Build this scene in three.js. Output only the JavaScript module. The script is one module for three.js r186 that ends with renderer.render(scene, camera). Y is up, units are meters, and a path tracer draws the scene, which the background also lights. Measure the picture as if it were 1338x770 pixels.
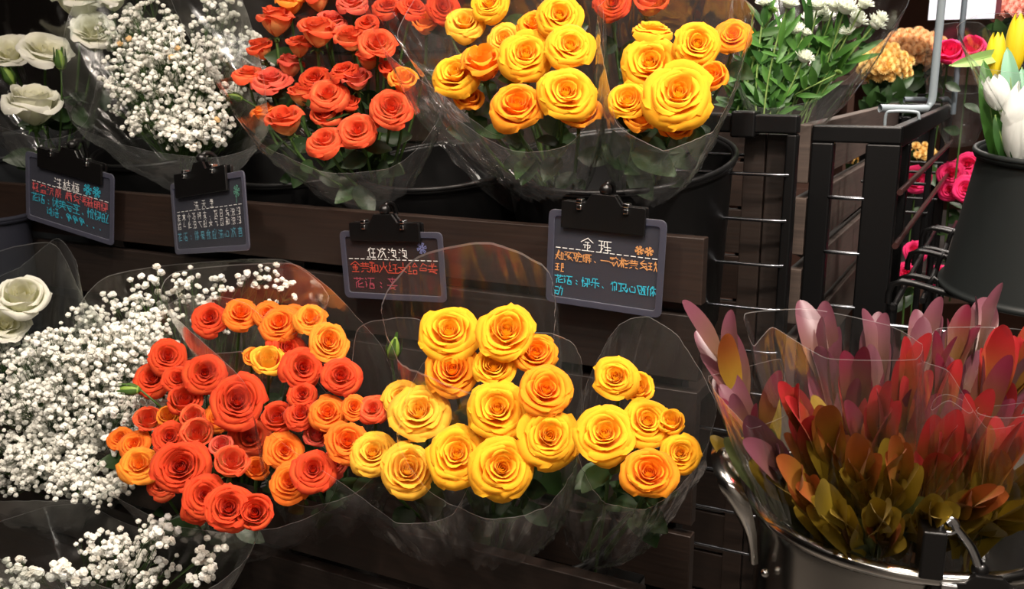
import * as THREE from 'three';
import { RoundedBoxGeometry } from 'three/addons/geometries/RoundedBoxGeometry.js';
import { mergeGeometries } from 'three/addons/utils/BufferGeometryUtils.js';
import { RectAreaLightUniformsLib } from 'three/addons/lights/RectAreaLightUniformsLib.js';
import { ImprovedNoise } from 'three/addons/math/ImprovedNoise.js';

// ---------------------------------------------------------------- camera, light, exposure
const W0 = 1338, H0 = 770, F = 1250, EYE = 1.55, PITCH = Math.atan(289 / 1250), YAW = 27.4 * Math.PI / 180;
const scene = new THREE.Scene();
scene.background = new THREE.Color(0x020202);
const camera = new THREE.PerspectiveCamera(2 * Math.atan(H0 / 2 / F) * 180 / Math.PI, W0 / H0, 0.05, 30);
camera.position.set(0, EYE, 0);
camera.rotation.set(-PITCH, 0, 0);
camera.updateMatrixWorld(true);
camera.focus = 1.02; camera.userData.fStop = 16;
const renderer = new THREE.WebGLRenderer();
renderer.toneMapping = THREE.LinearToneMapping;
renderer.toneMappingExposure = 1.0;
renderer.shadowMap.enabled = true;
// ceiling spot lamps of the shop: [x, y, z, aim x, aim y, aim z, candela, colour]
const SPOTS = [
  [-0.75, 2.74, -0.25, -0.62, 1.15, -1.25, 6.5, 0xfff0e2],
  [0.05, 2.74, -0.20, 0.00, 1.20, -1.10, 7, 0xffeedd],
  [0.75, 2.74, -0.05, 0.46, 1.12, -0.85, 9.5, 0xfff2e6],
  [0.35, 2.74, -0.80, 0.18, 1.45, -1.25, 5.5, 0xfff0e0],
  [1.10, 2.74, -1.45, 1.05, 1.35, -2.30, 14, 0xfff4ec],
  [0.45, 2.74, -1.55, 0.75, 1.40, -1.80, 5, 0xfff4ec],
];
// ceiling light panels: [x, z, width, depth, radiance, what it hangs over]
const PANELS = [[-0.25, 0.45, 1.2, 0.5, 5.5, 'nearest the flower display'], [1.1, 0.1, 0.5, 1.1, 4, 'nearest the tulips'], [0.0, 1.9, 2.4, 0.5, 7, 'farthest from the flowers'], [1.3, -3.4, 1.2, 0.6, 13, 'before the back wall']];

// ---------------------------------------------------------------- helpers
let seed = 7;
function rnd() { seed |= 0; seed = seed + 0x6D2B79F5 | 0; let t = Math.imul(seed ^ seed >>> 15, 1 | seed); t = t + Math.imul(t ^ t >>> 7, 61 | t) ^ t; return ((t ^ t >>> 14) >>> 0) / 4294967296; }
const rr = (a, b) => a + (b - a) * rnd();
const V = (x, y, z) => new THREE.Vector3(x, y, z);
const UP = V(0, 1, 0), EYEP = camera.position.clone();
const noise = new ImprovedNoise();
const U = V(Math.cos(YAW), 0, Math.sin(YAW)), WV = V(Math.sin(YAW), 0, -Math.cos(YAW));
const ray = (px, py) => V((px - 669) / F, -(py - 385) / F, -1).applyQuaternion(camera.quaternion);
const at = (px, py, z) => ray(px, py).multiplyScalar(z).add(EYEP);                       // a point seen there, z metres along the lens axis
const onW = (px, py, w) => { const d = ray(px, py); return d.multiplyScalar(w / d.dot(WV)).add(EYEP); };  // a point on the plane w metres back in the display's own axes
const onU = (px, py, u) => { const d = ray(px, py); return d.multiplyScalar(u / d.dot(U)).add(EYEP); };
const rk = (u, y, w) => V(u * U.x + w * WV.x, y, u * U.z + w * WV.z);
const uyw = (p) => [p.x * U.x + p.z * U.z, p.y, p.x * WV.x + p.z * WV.z];
const pxScale = (p) => p.clone().sub(EYEP).dot(ray(669, 385)) / F;                        // metres per pixel at that point
const used = {};
function numbered(n) { const k = used[n] = (used[n] ?? -1) + 1; return k ? n + '_' + String(k).padStart(3, '0') : n; }
function tag(o, label, category, group) { o.userData.label = label; o.userData.category = category; if (group) o.userData.group = group; return o; }
function thing(name, label, category, pos, group) { const o = new THREE.Group(); o.name = numbered(name); if (pos) o.position.copy(pos); scene.add(o); return tag(o, label, category, group); }
function mesh(name, geo, mat, parent) { const m = new THREE.Mesh(geo, mat); m.name = name; m.castShadow = m.receiveShadow = true; parent.add(m); return m; }
function structure(name, geo, mat) { const m = mesh(name, geo, mat, scene); m.userData.kind = 'structure'; return m; }
function stuff(o) { o.userData.kind = 'stuff'; return o; }
const std = (c, rough = 0.6, metal = 0, extra = {}) => new THREE.MeshStandardMaterial({ color: c, roughness: rough, metalness: metal, side: THREE.DoubleSide, ...extra });
const lin = (r, g, b) => new THREE.Color().setRGB(r, g, b);
function boxAt(x0, x1, y0, y1, z0, z1, r = 0.002) { const g = new RoundedBoxGeometry(x1 - x0, y1 - y0, z1 - z0, 2, Math.min(r, (x1 - x0) / 2.1, (y1 - y0) / 2.1, (z1 - z0) / 2.1)); g.translate((x0 + x1) / 2, (y0 + y1) / 2, (z0 + z1) / 2); return g; }
function tube(pts, r, seg = 24, radial = 6, closed = false) { return new THREE.TubeGeometry(new THREE.CatmullRomCurve3(pts, closed, 'catmullrom', 0.5), seg, r, radial, closed); }
function rodGeo(a, b, r, radial = 8) { const d = b.clone().sub(a), g = new THREE.CylinderGeometry(r, r, d.length(), radial); g.applyQuaternion(new THREE.Quaternion().setFromUnitVectors(UP, d.clone().normalize())); const m = a.clone().add(b).multiplyScalar(0.5); g.translate(m.x, m.y, m.z); return g; }
function local(o, p) { o.updateMatrixWorld(true); return o.worldToLocal(p.clone()); }
function grid(nu, nv, f, color, wrapU = false) {           // a sheet from f(u 0..1, v 0..1)
  const pos = [], uv = [], col = [], idx = [];
  for (let j = 0; j <= nv; j++) for (let i = 0; i <= nu; i++) {
    const u = i / nu, v = j / nv, p = f(u, v);
    pos.push(p.x, p.y, p.z); uv.push(u, v);
    if (color) { const c = color(u, v); col.push(c.r, c.g, c.b); }
  }
  for (let j = 0; j < nv; j++) for (let i = 0; i < nu; i++) {
    const a = j * (nu + 1) + i, b = a + 1, c = a + nu + 1, d = c + 1;
    idx.push(a, b, d, a, d, c);
  }
  const g = new THREE.BufferGeometry();
  g.setAttribute('position', new THREE.Float32BufferAttribute(pos, 3));
  g.setAttribute('uv', new THREE.Float32BufferAttribute(uv, 2));
  if (color) g.setAttribute('color', new THREE.Float32BufferAttribute(col, 3));
  g.setIndex(idx); g.computeVertexNormals();
  return g;
}
function dataTexture(w, h, f) {
  const d = new Uint8Array(w * h * 4);
  for (let y = 0; y < h; y++) for (let x = 0; x < w; x++) { const c = f(x / w, y / h), k = (y * w + x) * 4; d[k] = c[0]; d[k + 1] = c[1]; d[k + 2] = c[2]; d[k + 3] = 255; }
  const t = new THREE.DataTexture(d, w, h); t.wrapS = t.wrapT = THREE.RepeatWrapping; t.magFilter = THREE.LinearFilter; t.minFilter = THREE.LinearMipmapLinearFilter; t.generateMipmaps = true; t.needsUpdate = true; return t;
}
const per = (x, y, sx, sy, z) => {                          // noise that repeats at 1
  const f = (a, b) => noise.noise(a * sx, b * sy, z);
  return f(x, y) * (1 - x) * (1 - y) + f(x - 1, y) * x * (1 - y) + f(x, y - 1) * (1 - x) * y + f(x - 1, y - 1) * x * y;
};
const woodTex = dataTexture(512, 512, (x, y) => {
  const warp = per(x, y, 3, 8, 2) * 0.5;
  const g = 0.5 + 0.5 * per(x, y + warp * 0.04, 4, 60, 5) + 0.35 * per(x, y, 8, 160, 9) + 0.3 * per(x, y, 2, 14, 1);
  const v = 0.55 + 0.45 * g; return [Math.min(255, 215 * v), Math.min(255, 200 * v), Math.min(255, 188 * v)];
});
woodTex.colorSpace = THREE.SRGBColorSpace;
const woodBump = dataTexture(256, 256, (x, y) => { const v = 128 + 90 * per(x, y, 5, 70, 3); return [v, v, v]; });

// ---------------------------------------------------------------- materials
const M = {
  wood: [0x34271f, 0x2d221c, 0x3b2b22].map((c) => std(c, 0.55, 0, { map: woodTex, bumpMap: woodBump, bumpScale: 0.0006 })),
  woodEnd: std(0x463a35, 0.8, 0, { map: woodTex }),
  blackMetal: std(0x0d0d0e, 0.38, 0.3),
  blackPlastic: std(0x0b0b0c, 0.45),
  greyPlastic: std(0x24272a, 0.55), tulipBucket: std(0x1d2121, 0.5), railWood: std(0x6a605b, 0.65, 0, { map: woodTex }),
  navy: std(0x0c0f1e, 0.8),
  chromeRod: std(0x777a80, 0.25, 1.0),
  chrome: std(0xd8dade, 0.14, 1.0),
  steel: std(0xc6c4c0, 0.17, 1.0),
  greyPaint: std(0x8f9aa0, 0.4, 0.1),
  clipBlack: std(0x0e0d0d, 0.3),
  floor: std(0x8a837c, 0.5), wall: std(0x2b2421, 0.8), ceiling: std(0x1c1b1b, 0.9),
  leaf: [0x1f3a14, 0x2a4a1a, 0x18300f].map((c) => new THREE.MeshPhysicalMaterial({ color: c, roughness: 0.5, transmission: 0.15, thickness: 0, side: THREE.DoubleSide })),
  brightLeaf: [0x3f7324, 0x2c5c1c, 0x4f8530].map((c) => new THREE.MeshPhysicalMaterial({ color: c, roughness: 0.55, transmission: 0.3, thickness: 0, side: THREE.DoubleSide })),
  stem: std(0x3c5a22, 0.6), paleStem: std(0x7d9a52, 0.6), calyx: std(0x3f5f24, 0.6),
  petal: new THREE.MeshPhysicalMaterial({ vertexColors: true, roughness: 0.85, transmission: 0.35, thickness: 0, specularIntensity: 0.25, side: THREE.DoubleSide }),
  floret: [0xdfded4, 0xd8d3c6, 0xe6e6e0].map((c) => std(c, 0.85)),
  tanFloret: std(0xd9b27c, 0.85),
  film: new THREE.MeshPhysicalMaterial({ color: 0xffffff, roughness: 0.15, transmission: 1, thickness: 0, ior: 1.8, side: THREE.DoubleSide }),
  hazeFilm: new THREE.MeshPhysicalMaterial({ color: 0xf2f6f4, roughness: 0.24, transmission: 1, thickness: 0, ior: 1.8, side: THREE.DoubleSide }),
  filmEdge: new THREE.MeshPhysicalMaterial({ color: 0xffffff, roughness: 0.48, transmission: 0.95, thickness: 0, ior: 1.45, side: THREE.DoubleSide }),
};

// ---------------------------------------------------------------- room
structure('floor', boxAt(-4, 4, -0.1, 0, -5, 3, 0), M.floor);
structure('ceiling', boxAt(-4, 4, 2.9, 3.0, -5, 3, 0), M.ceiling);
structure('wall_back', boxAt(-4, 4, 0, 2.9, -5.1, -5, 0), M.wall);
structure('wall_front', boxAt(-4, 4, 0, 2.9, 3, 3.1, 0), std(0xb8b2aa, 0.9));
structure('wall_left', boxAt(-4.1, -4, 0, 2.9, -5, 3, 0), M.wall);
structure('wall_right', boxAt(4, 4.1, 0, 2.9, -5, 3, 0), M.wall);
const lampGlow = new THREE.MeshStandardMaterial({ color: 0xffffff, emissive: 0xfff2e2, emissiveIntensity: 12 });
const lampPlaces = ['over the baby\'s breath', 'over the yellow roses', 'over the steel pail', 'over the topmost yellow roses', 'over the pink roses at the back', 'over the metal rails'];
SPOTS.forEach(([x, y, z, ax, ay, az, cd, c], i) => {
  const t = thing('ceiling_spotlight', 'small black ceiling spotlight ' + lampPlaces[i], 'lamp', V(x, y, z));
  const dir = V(ax - x, ay - y, az - z).normalize(), q = new THREE.Quaternion().setFromUnitVectors(V(0, -1, 0), dir);
  const can = new THREE.LatheGeometry([[0.001, 0.09], [0.035, 0.09], [0.045, 0.07], [0.045, -0.03], [0.042, -0.03], [0.042, 0.005], [0.001, 0.005]].map((p) => new THREE.Vector2(...p)), 20); can.applyQuaternion(q);
  mesh('housing', can, M.blackPlastic, t);
  const g = new THREE.CylinderGeometry(0.04, 0.04, 0.006, 20); g.translate(0, -0.004, 0); g.applyQuaternion(q); mesh('lamp_glow', g, lampGlow, t);
  mesh('bracket', rodGeo(V(0, 0.05, 0), V(0, 2.9 - y, 0), 0.008), M.blackPlastic, t);
  const l = new THREE.SpotLight(c, cd, 0, 0.75, 0.7, 2); l.position.set(x, y, z).addScaledVector(dir, 0.03); l.castShadow = true; l.shadow.radius = 3; l.name = 'spot';
  l.target.position.set(ax, ay, az); scene.add(l); scene.add(l.target);
});
RectAreaLightUniformsLib.init();
for (const [x, z, w, d, L, where] of PANELS) {
  const t = thing('ceiling_light_panel', 'white rectangular ceiling light panel ' + where, 'lamp', V(x, 2.9, z));
  mesh('frame', mergeGeometries([boxAt(-w / 2 - 0.02, w / 2 + 0.02, -0.03, -0.001, -d / 2 - 0.02, -d / 2), boxAt(-w / 2 - 0.02, w / 2 + 0.02, -0.03, -0.001, d / 2, d / 2 + 0.02), boxAt(-w / 2 - 0.02, -w / 2, -0.03, -0.001, -d / 2, d / 2), boxAt(w / 2, w / 2 + 0.02, -0.03, -0.001, -d / 2, d / 2)]), M.greyPaint, t);
  mesh('diffuser', boxAt(-w / 2, w / 2, -0.018, -0.004, -d / 2, d / 2, 0.001), new THREE.MeshStandardMaterial({ color: 0xffffff, emissive: 0xfff6ec, emissiveIntensity: 1.5 }), t);
  const l = new THREE.RectAreaLight(0xfff4e8, L, w, d); l.position.set(x, 2.868, z); l.lookAt(x, 0, z); l.name = 'panel_light'; scene.add(l);
}

// ---------------------------------------------------------------- display racks (built in the display's own axes: x along the row, z towards the shopper)
function rackThing(name, label, category, group) { const t = thing(name, label, category, null, group); t.rotation.y = -YAW; return t; }
function board(parent, u0, u1, y0, y1, w0, w1, name = 'slat', mat = null) {     // w0 front, w1 back
  const g = boxAt(u0, u1, y0, y1, -w1, -w0, 0.0015), p = g.attributes.position, uv = g.attributes.uv, ou = rnd() * 3, ov = rnd() * 3;
  for (let i = 0; i < p.count; i++) uv.setXY(i, (p.getX(i) * (u1 - u0 >= w1 - w0 ? 1 : 0.06) + p.getZ(i) * (u1 - u0 >= w1 - w0 ? 0.06 : 1)) * 1.6 + ou, p.getY(i) * 3.2 + ov);
  const pick = M.wood[Math.floor(rnd() * 3)];
  return mesh(name, g, mat || pick, parent);
}
function bar(parent, u0, u1, y0, y1, w0, w1, name = 'bar', mat = M.blackMetal) { return mesh(name, boxAt(u0, u1, y0, y1, -w1, -w0, 0.003), mat, parent); }
const uOf = (px, py, w) => uyw(onW(px, py, w))[0], yOf = (px, py, w) => onW(px, py, w).y;

const WU = 1.06, WL = 0.86;
{ // upper crate
  const t = rackThing('wooden_crate', 'dark slatted wooden crate of the upper tier, the chalk-style signs hanging before it', 'crate');
  const yTop = yOf(717, 296, WU), u1 = uOf(920, 320, WU), u0 = uOf(-60, 300, WU), hb = yOf(900, 306, WU) - yOf(900, 394, WU), step = yOf(900, 306, WU) - yOf(900, 409, WU);
  for (let k = 0; k < 6; k++) board(t, u0, u1, yTop - k * step - hb, yTop - k * step, WU, WU + 0.018);
  for (const u of [u1 - 0.045, u1 - 0.62, u0 + 0.02]) bar(t, u - 0.02, u + 0.02, yTop - 0.62, yTop - 0.004, WU + 0.0185, WU + 0.05, 'post');
  board(t, u0, u1 - 0.03, yTop - 0.24, yTop - 0.222, WU + 0.052, WU + 0.40, 'shelf_board');
  for (const u of [u1 - 0.045, u0 + 0.02]) bar(t, u - 0.02, u + 0.02, 0, yTop - 0.622, WU + 0.0185, WU + 0.05, 'leg');
}
{ // lower crate
  const t = rackThing('wooden_crate', 'dark slatted wooden crate of the lower tier, below the orange and yellow roses', 'crate');
  const yTop = yOf(647, 726, WL), u1 = uOf(837, 760, WL), u0 = uOf(-140, 690, WL), hb = yOf(450, 684, WL) - yOf(450, 747, WL), step = hb + 0.016;
  for (let k = 0; k < 5; k++) board(t, u0, u1, yTop - k * step - hb, yTop - k * step, WL, WL + 0.018);
  for (const u of [u1 - 0.03, u1 - 0.62, u0 + 0.02]) bar(t, u - 0.02, u + 0.02, 0, yTop - 0.004, WL + 0.0185, WL + 0.045, 'post');
  board(t, u0, u1 - 0.05, yTop - 0.23, yTop - 0.215, WL + 0.047, WU - 0.01, 'shelf_board');
}
{ // wire panel with its frame
  const W = 1.27, t = rackThing('wire_rack', 'black metal rack frame with polished wire rods beside the upper bucket', 'rack');
  const u1 = uOf(1040, 230, W), u0 = uOf(850, 230, W), top = yOf(1040, 150, W), r0 = yOf(1027, 228, W), st = (yOf(1027, 228, W) - yOf(1017, 403, W)) / 3;
  bar(t, u0, u1, top - 0.024, top, W - 0.012, W + 0.012, 'top_bar');
  bar(t, u1 - 0.014, u1, 0, top - 0.0245, W - 0.01, W + 0.012, 'post');
  bar(t, u0, u0 + 0.016, 0, top - 0.0245, W - 0.01, W + 0.012, 'post');
  bar(t, u1 - 0.085, u1 - 0.053, top - 0.03, top + 0.004, W - 0.016, W + 0.016, 'clamp');
  for (let k = 0; k < 10; k++) {
    const g = tube([V(u0 + 0.01, r0 - k * st, -W + 0.008), V(u0 + 0.03, r0 - k * st, -W + 0.016), V(u1 - 0.03, r0 - k * st, -W + 0.016), V(u1 - 0.006, r0 - k * st, -W + 0.006)], 0.0024, 20, 6);
    mesh('rod', g, M.chromeRod, t);
  }
  mesh('rod', rodGeo(V(u0, r0 + st * 0.34, -W - 0.03), V(u1 - 0.07, r0 + st * 0.34, -W - 0.03), 0.002), M.chromeRod, t);
  for (let k = 0; k < 2; k++) board(t, u1 - 0.0725 + k * 0.03, u1 - 0.0445 + k * 0.03, 0.2, top - 0.026, W + 0.014, W + 0.034, 'upright_board');
  const h = tube([V(u0 + 0.075, r0 - 2 * st + 0.004, -W + 0.03), V(u0 + 0.085, r0 - 2 * st + 0.011, -W + 0.034), V(u0 + 0.07, r0 - 2.2 * st, -W + 0.05), V(u0 + 0.045, r0 - 2.8 * st, -W + 0.07)], 0.0045, 16, 8);
  mesh('hook', h, M.blackPlastic, t);
}
{ // boards behind it
  const W = 1.50, t = rackThing('board_panel', 'stacked dark brown boards seen behind the wire rods', 'panel');
  const u0 = uOf(700, 300, W), u1 = uOf(1000, 300, W);
  for (let k = 0; k < 13; k++) board(t, u0, u1, 0.52 + k * 0.075, 0.52 + k * 0.075 + 0.07, W, W + 0.016, 'plank');
  bar(t, u0 + 0.02, u0 + 0.05, 0, 1.49, W + 0.0165, W + 0.04, 'post'); bar(t, u1 - 0.05, u1 - 0.02, 0, 1.49, W + 0.0165, W + 0.04, 'post');
}
{ // tall dark back panel of the display
  const W = 1.85, t = rackThing('plank_screen', 'tall dark plank screen behind the upper flowers', 'panel');
  const u0 = -1.9, u1 = uOf(950, 100, W);
  for (let k = 0; k < 12; k++) board(t, u0, u1, k * 0.2, k * 0.2 + 0.193, W, W + 0.02, 'plank');
  for (const u of [u0 + 0.1, u1 - 0.1]) bar(t, u - 0.02, u + 0.02, 0, 2.39, W + 0.0205, W + 0.05, 'post');
}
{ // right crate, its boards running away from the shopper
  const WF = 1.44, t = rackThing('wooden_rack', 'black framed rack with wooden rails running back beside the tulip bucket', 'rack');
  const uL = uOf(1063, 250, WF), uR = uOf(1173, 250, WF), top = yOf(1115, 164, WF), wid = uR - uL, pl = 0.031, pr = 0.046;
  const LEN = 1.15;
  bar(t, uL - 0.006, uR, top - 0.024, top, WF - 0.012, WF + 0.012, 'top_bar');
  bar(t, uL - 0.006, uL - 0.006 + pl, 0, top - 0.0245, WF - 0.012, WF + 0.012, 'post');
  bar(t, uR - pr, uR, 0, top - 0.0245, WF - 0.012, WF + 0.012, 'post');
  for (let k = 0; k < 6; k++) { const y = yOf(1110, 258, WF) - k * 0.0795; mesh('rod', tube([V(uL + 0.012, y, -WF + 0.004), V(uL + 0.03, y, -WF + 0.012), V(uR - pr - 0.004, y, -WF + 0.012), V(uR - pr + 0.012, y, -WF + 0.004)], 0.0027, 12, 6), M.chromeRod, t); }
  const bh = yOf(1048, 165, WF) - yOf(1048, 241, WF), bs = 0.106;
  for (let k = 0; k < 4; k++) board(t, uL - 0.027, uL - 0.0075, top - k * bs - bh, top - k * bs, WF - 0.01, WF + LEN, 'rail_board', M.railWood);
  bar(t, uR - 0.016, uR, top - 0.03, top, WF + 0.013, WF + LEN, 'side_bar');
  for (const [w, d] of [[0.15, 0.022], [0.64, 0.012], [LEN, 0.022]]) for (const u of (w === LEN ? [uL, uR - 0.022] : [uR - d])) bar(t, u, u + d, 0, top - 0.031, WF + w - d, WF + w, 'post');
  bar(t, uL + 0.0005, uR - 0.023, top - 0.024, top, WF + LEN - 0.02, WF + LEN, 'top_bar');
  for (const [py] of [[250], [320]]) { const y = yOf(1166, py, WF); mesh('thin_rail', rodGeo(V(uR + 0.004, y, -WF + 0.01), V(uR + 0.004, y, -WF - LEN), 0.0045), std(0x3a2422, 0.3, 0.2), t); }
  for (let k = 0; k < 5; k++) { const w = WF + 0.5 + k * 0.12; mesh('cross_rod', rodGeo(V(uL, top - 0.13 - 0.07 * (k % 2), -w), V(uR, top - 0.13 - 0.07 * (k % 2), -w), 0.003), M.blackMetal, t); }
  // wire shelf beside it
  const s = rackThing('wire_shelf', 'black bent-wire shelf basket between the rack and the tulip bucket', 'shelf');
  const ys = yOf(1200, 372, WF - 0.06);
  for (let k = 0; k < 6; k++) {
    const w = WF - 0.06 + k * 0.13, d = k % 2 ? 0.016 : 0;
    mesh('bent_wire', tube([V(uR + 0.006, ys - 0.03 - d, -w), V(uR + 0.008, ys - 0.006 - d, -w), V(uR + 0.028, ys + 0.002 - d, -w), V(uR + 0.12, ys - 0.014 - d, -w), V(uR + 0.34, ys - 0.03 - d, -w)], 0.0048, 26, 6), M.blackMetal, s);
  }
  for (const [du, dy] of [[0.014, -0.034], [0.05, -0.02], [0.2, -0.05], [0.33, -0.056]]) mesh('long_wire', rodGeo(V(uR + du, ys + dy, -WF + 0.07), V(uR + du, ys + dy, -WF - 0.72), 0.0042), M.blackMetal, s);
  for (const dw of [-0.03, 0.16, 0.42]) mesh('hook', tube([V(uR + 0.05, ys - 0.03, -WF - dw), V(uR + 0.056, ys + 0.002, -WF - dw), V(uR + 0.066, ys - 0.004, -WF - dw), V(uR + 0.062, ys - 0.07, -WF - dw + 0.02)], 0.004, 16, 6), M.blackMetal, s);
  for (const u of [uR + 0.012, uR + 0.33]) for (const w of [WF - 0.06, WF + 0.66]) mesh('leg', rodGeo(V(u, 0, -w), V(u, ys - 0.03, -w), 0.007), M.blackMetal, s);
  mesh('front_rod', rodGeo(V(uR + 0.0, ys - 0.052, -WF + 0.10), V(uR + 0.36, ys - 0.052, -WF + 0.10), 0.0035), M.chromeRod, s);
  // sign stand clamped on the rack
  const st = rackThing('sign_stand', 'light grey metal sign stand with two poles clamped on the rack', 'stand');
  const a = uyw(at(1217, 141, 1.62)), hw = a[2];
  mesh('pole', tube([V(a[0] - 0.075, a[1], -hw + 0.06), V(a[0] - 0.012, a[1] - 0.001, -hw + 0.006), V(a[0] - 0.001, a[1] + 0.01, -hw), V(a[0], a[1] + 0.1, -hw), V(a[0], a[1] + 0.8, -hw)], 0.0066, 60, 10), M.greyPaint, st);
  const b = uyw(at(1247, 128, 2.15));
  mesh('pole', tube([V(b[0] - 0.1, b[1] - 0.004, -b[2] + 0.05), V(b[0] - 0.01, b[1] - 0.002, -b[2]), V(b[0], b[1] + 0.02, -b[2]), V(b[0], b[1] + 0.8, -b[2])], 0.0062, 50, 10), std(0x5d666c, 0.45, 0.1), st);
  const c = uyw(at(1175, 146, 1.56));
  mesh('clamp', tube([V(c[0] - 0.02, c[1] - 0.03, -c[2]), V(c[0] - 0.02, c[1] - 0.006, -c[2]), V(c[0] - 0.012, c[1], -c[2]), V(c[0] + 0.022, c[1], -c[2]), V(c[0] + 0.03, c[1] - 0.006, -c[2]), V(c[0] + 0.03, c[1] - 0.042, -c[2])], 0.0026, 40, 8), M.greyPaint, st);
  const sg = rackThing('hanging_sign', 'plain white hanging sign board at the top edge', 'sign');
  const g = uyw(at(1252, 26, 2.3));
  mesh('board', boxAt(g[0] - 0.068, g[0] + 0.078, g[1], g[1] + 0.16, -g[2] - 0.003, -g[2] + 0.003), std(0xdfe5f2, 0.5), sg);
  mesh('edge_strip', boxAt(g[0] + 0.0785, g[0] + 0.09, g[1] + 0.01, g[1] + 0.16, -g[2] - 0.004, -g[2] + 0.004), std(0x5a1d28, 0.5), sg);
}

// ---------------------------------------------------------------- roses
const PAL = {                                              // linear colours: [inner base, inner lip, outer base, outer lip]
  yellow: [[0.93, 0.47, 0.014], [0.96, 0.58, 0.03], [0.90, 0.40, 0.02], [0.95, 0.47, 0.02]],
  gold: [[0.95, 0.36, 0.008], [0.98, 0.44, 0.018], [0.86, 0.25, 0.02], [0.94, 0.34, 0.018]],
  pale: [[0.92, 0.50, 0.03], [0.95, 0.60, 0.06], [0.88, 0.50, 0.07], [0.92, 0.48, 0.04]],
  orange: [[0.90, 0.20, 0.012], [0.93, 0.26, 0.022], [0.90, 0.32, 0.04], [0.90, 0.19, 0.02]],
  amber: [[0.92, 0.30, 0.015], [0.94, 0.38, 0.035], [0.90, 0.42, 0.06], [0.92, 0.30, 0.03]],
  red: [[0.64, 0.032, 0.010], [0.76, 0.068, 0.018], [0.78, 0.20, 0.035], [0.74, 0.065, 0.020]],
  coral: [[0.76, 0.075, 0.022], [0.80, 0.10, 0.032], [0.86, 0.46, 0.15], [0.78, 0.085, 0.028]],
  rosy: [[0.75, 0.10, 0.06], [0.80, 0.12, 0.08], [0.85, 0.38, 0.16], [0.78, 0.11, 0.07]],
  white: [[0.80, 0.78, 0.52], [0.84, 0.83, 0.68], [0.78, 0.80, 0.60], [0.86, 0.85, 0.76]],
  pink: [[0.78, 0.015, 0.11], [0.85, 0.03, 0.16], [0.80, 0.02, 0.13], [0.86, 0.04, 0.18]],
};
const mix = (a, b, t) => lin(a[0] + (b[0] - a[0]) * t, a[1] + (b[1] - a[1]) * t, a[2] + (b[2] - a[2]) * t);
const smooth = (a, b, x) => { const t = Math.min(1, Math.max(0, (x - a) / (b - a))); return t * t * (3 - 2 * t); };
function petalGeo({ rb, rt, h, y0 = 0, half, curl, phi, sd, ruffle = 0.02, point = 0.06, nu = 8, nv = 7 }, pal, t) {
  return grid(nu, nv, (uu, v) => {
    const u = uu * 2 - 1, vm = 1 - 0.20 * Math.abs(u) ** 3 - 0.10 * Math.abs(u) ** 8 + point * Math.exp(-u * u * 18), vv = v * vm;
    let r = 0.05 + (rb - 0.05) * Math.sin(Math.min(1, vv / 0.5) * Math.PI / 2) ** 0.8 + (rt - rb) * smooth(0.30, 1.0, vv);
    let y = y0 + h * Math.sin(Math.min(1, vv) * 1.45) / Math.sin(1.45);
    const c = Math.max(0, (vv - 0.62) / 0.38), cu = curl * (1 + 0.35 * Math.sin(sd * 3.1 + u * 2.2));
    const th = Math.min(2.6, cu * 2.1 * c * c);             // the lip rolls outwards
    r += 0.13 * cu * Math.sin(th) * c; y -= 0.13 * cu * (1 - Math.cos(th)) * c;
    r += ruffle * Math.sin(u * 4.3 + sd * 5) * vv * vv + 0.035 * u * u * smooth(0.5, 1, vv) * curl;
    y += ruffle * Math.cos(u * 3.7 + sd * 7) * vv * vv - 0.05 * u * u * vv;
    const a = phi + u * half * (0.30 + 0.70 * Math.sin(Math.min(1, vv + 0.12) * Math.PI * 0.55));
    return V(r * Math.cos(a), y, r * Math.sin(a));
  }, (uu, v) => mix(mix(pal[0], pal[2], t).toArray(), mix(pal[1], pal[3], t).toArray(), smooth(0.25, 0.95, v + 0.12 * Math.abs(uu * 2 - 1) ** 3)));
}
function heartGeo(R, h, turns, pal) {                      // the rolled middle: one spiral sheet
  return grid(Math.round(turns * 18), 5, (s, v) => {
    const a = s * turns * Math.PI * 2, r = (0.025 + (R - 0.025) * s) * (0.55 + 0.45 * Math.sin(Math.min(1, v * 1.25) * 1.6)) * (1 - 0.10 * smooth(0.7, 1, v));
    const top = h * (0.86 + 0.14 * Math.sin(a * 1.5 + 1) * 0.4 + 0.10 * s);
    return V(r * Math.cos(a), 0.12 + (top - 0.12) * v, r * Math.sin(a));
  }, (s, v) => mix(pal[0], pal[1], smooth(0.5, 1, v)));
}
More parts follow.
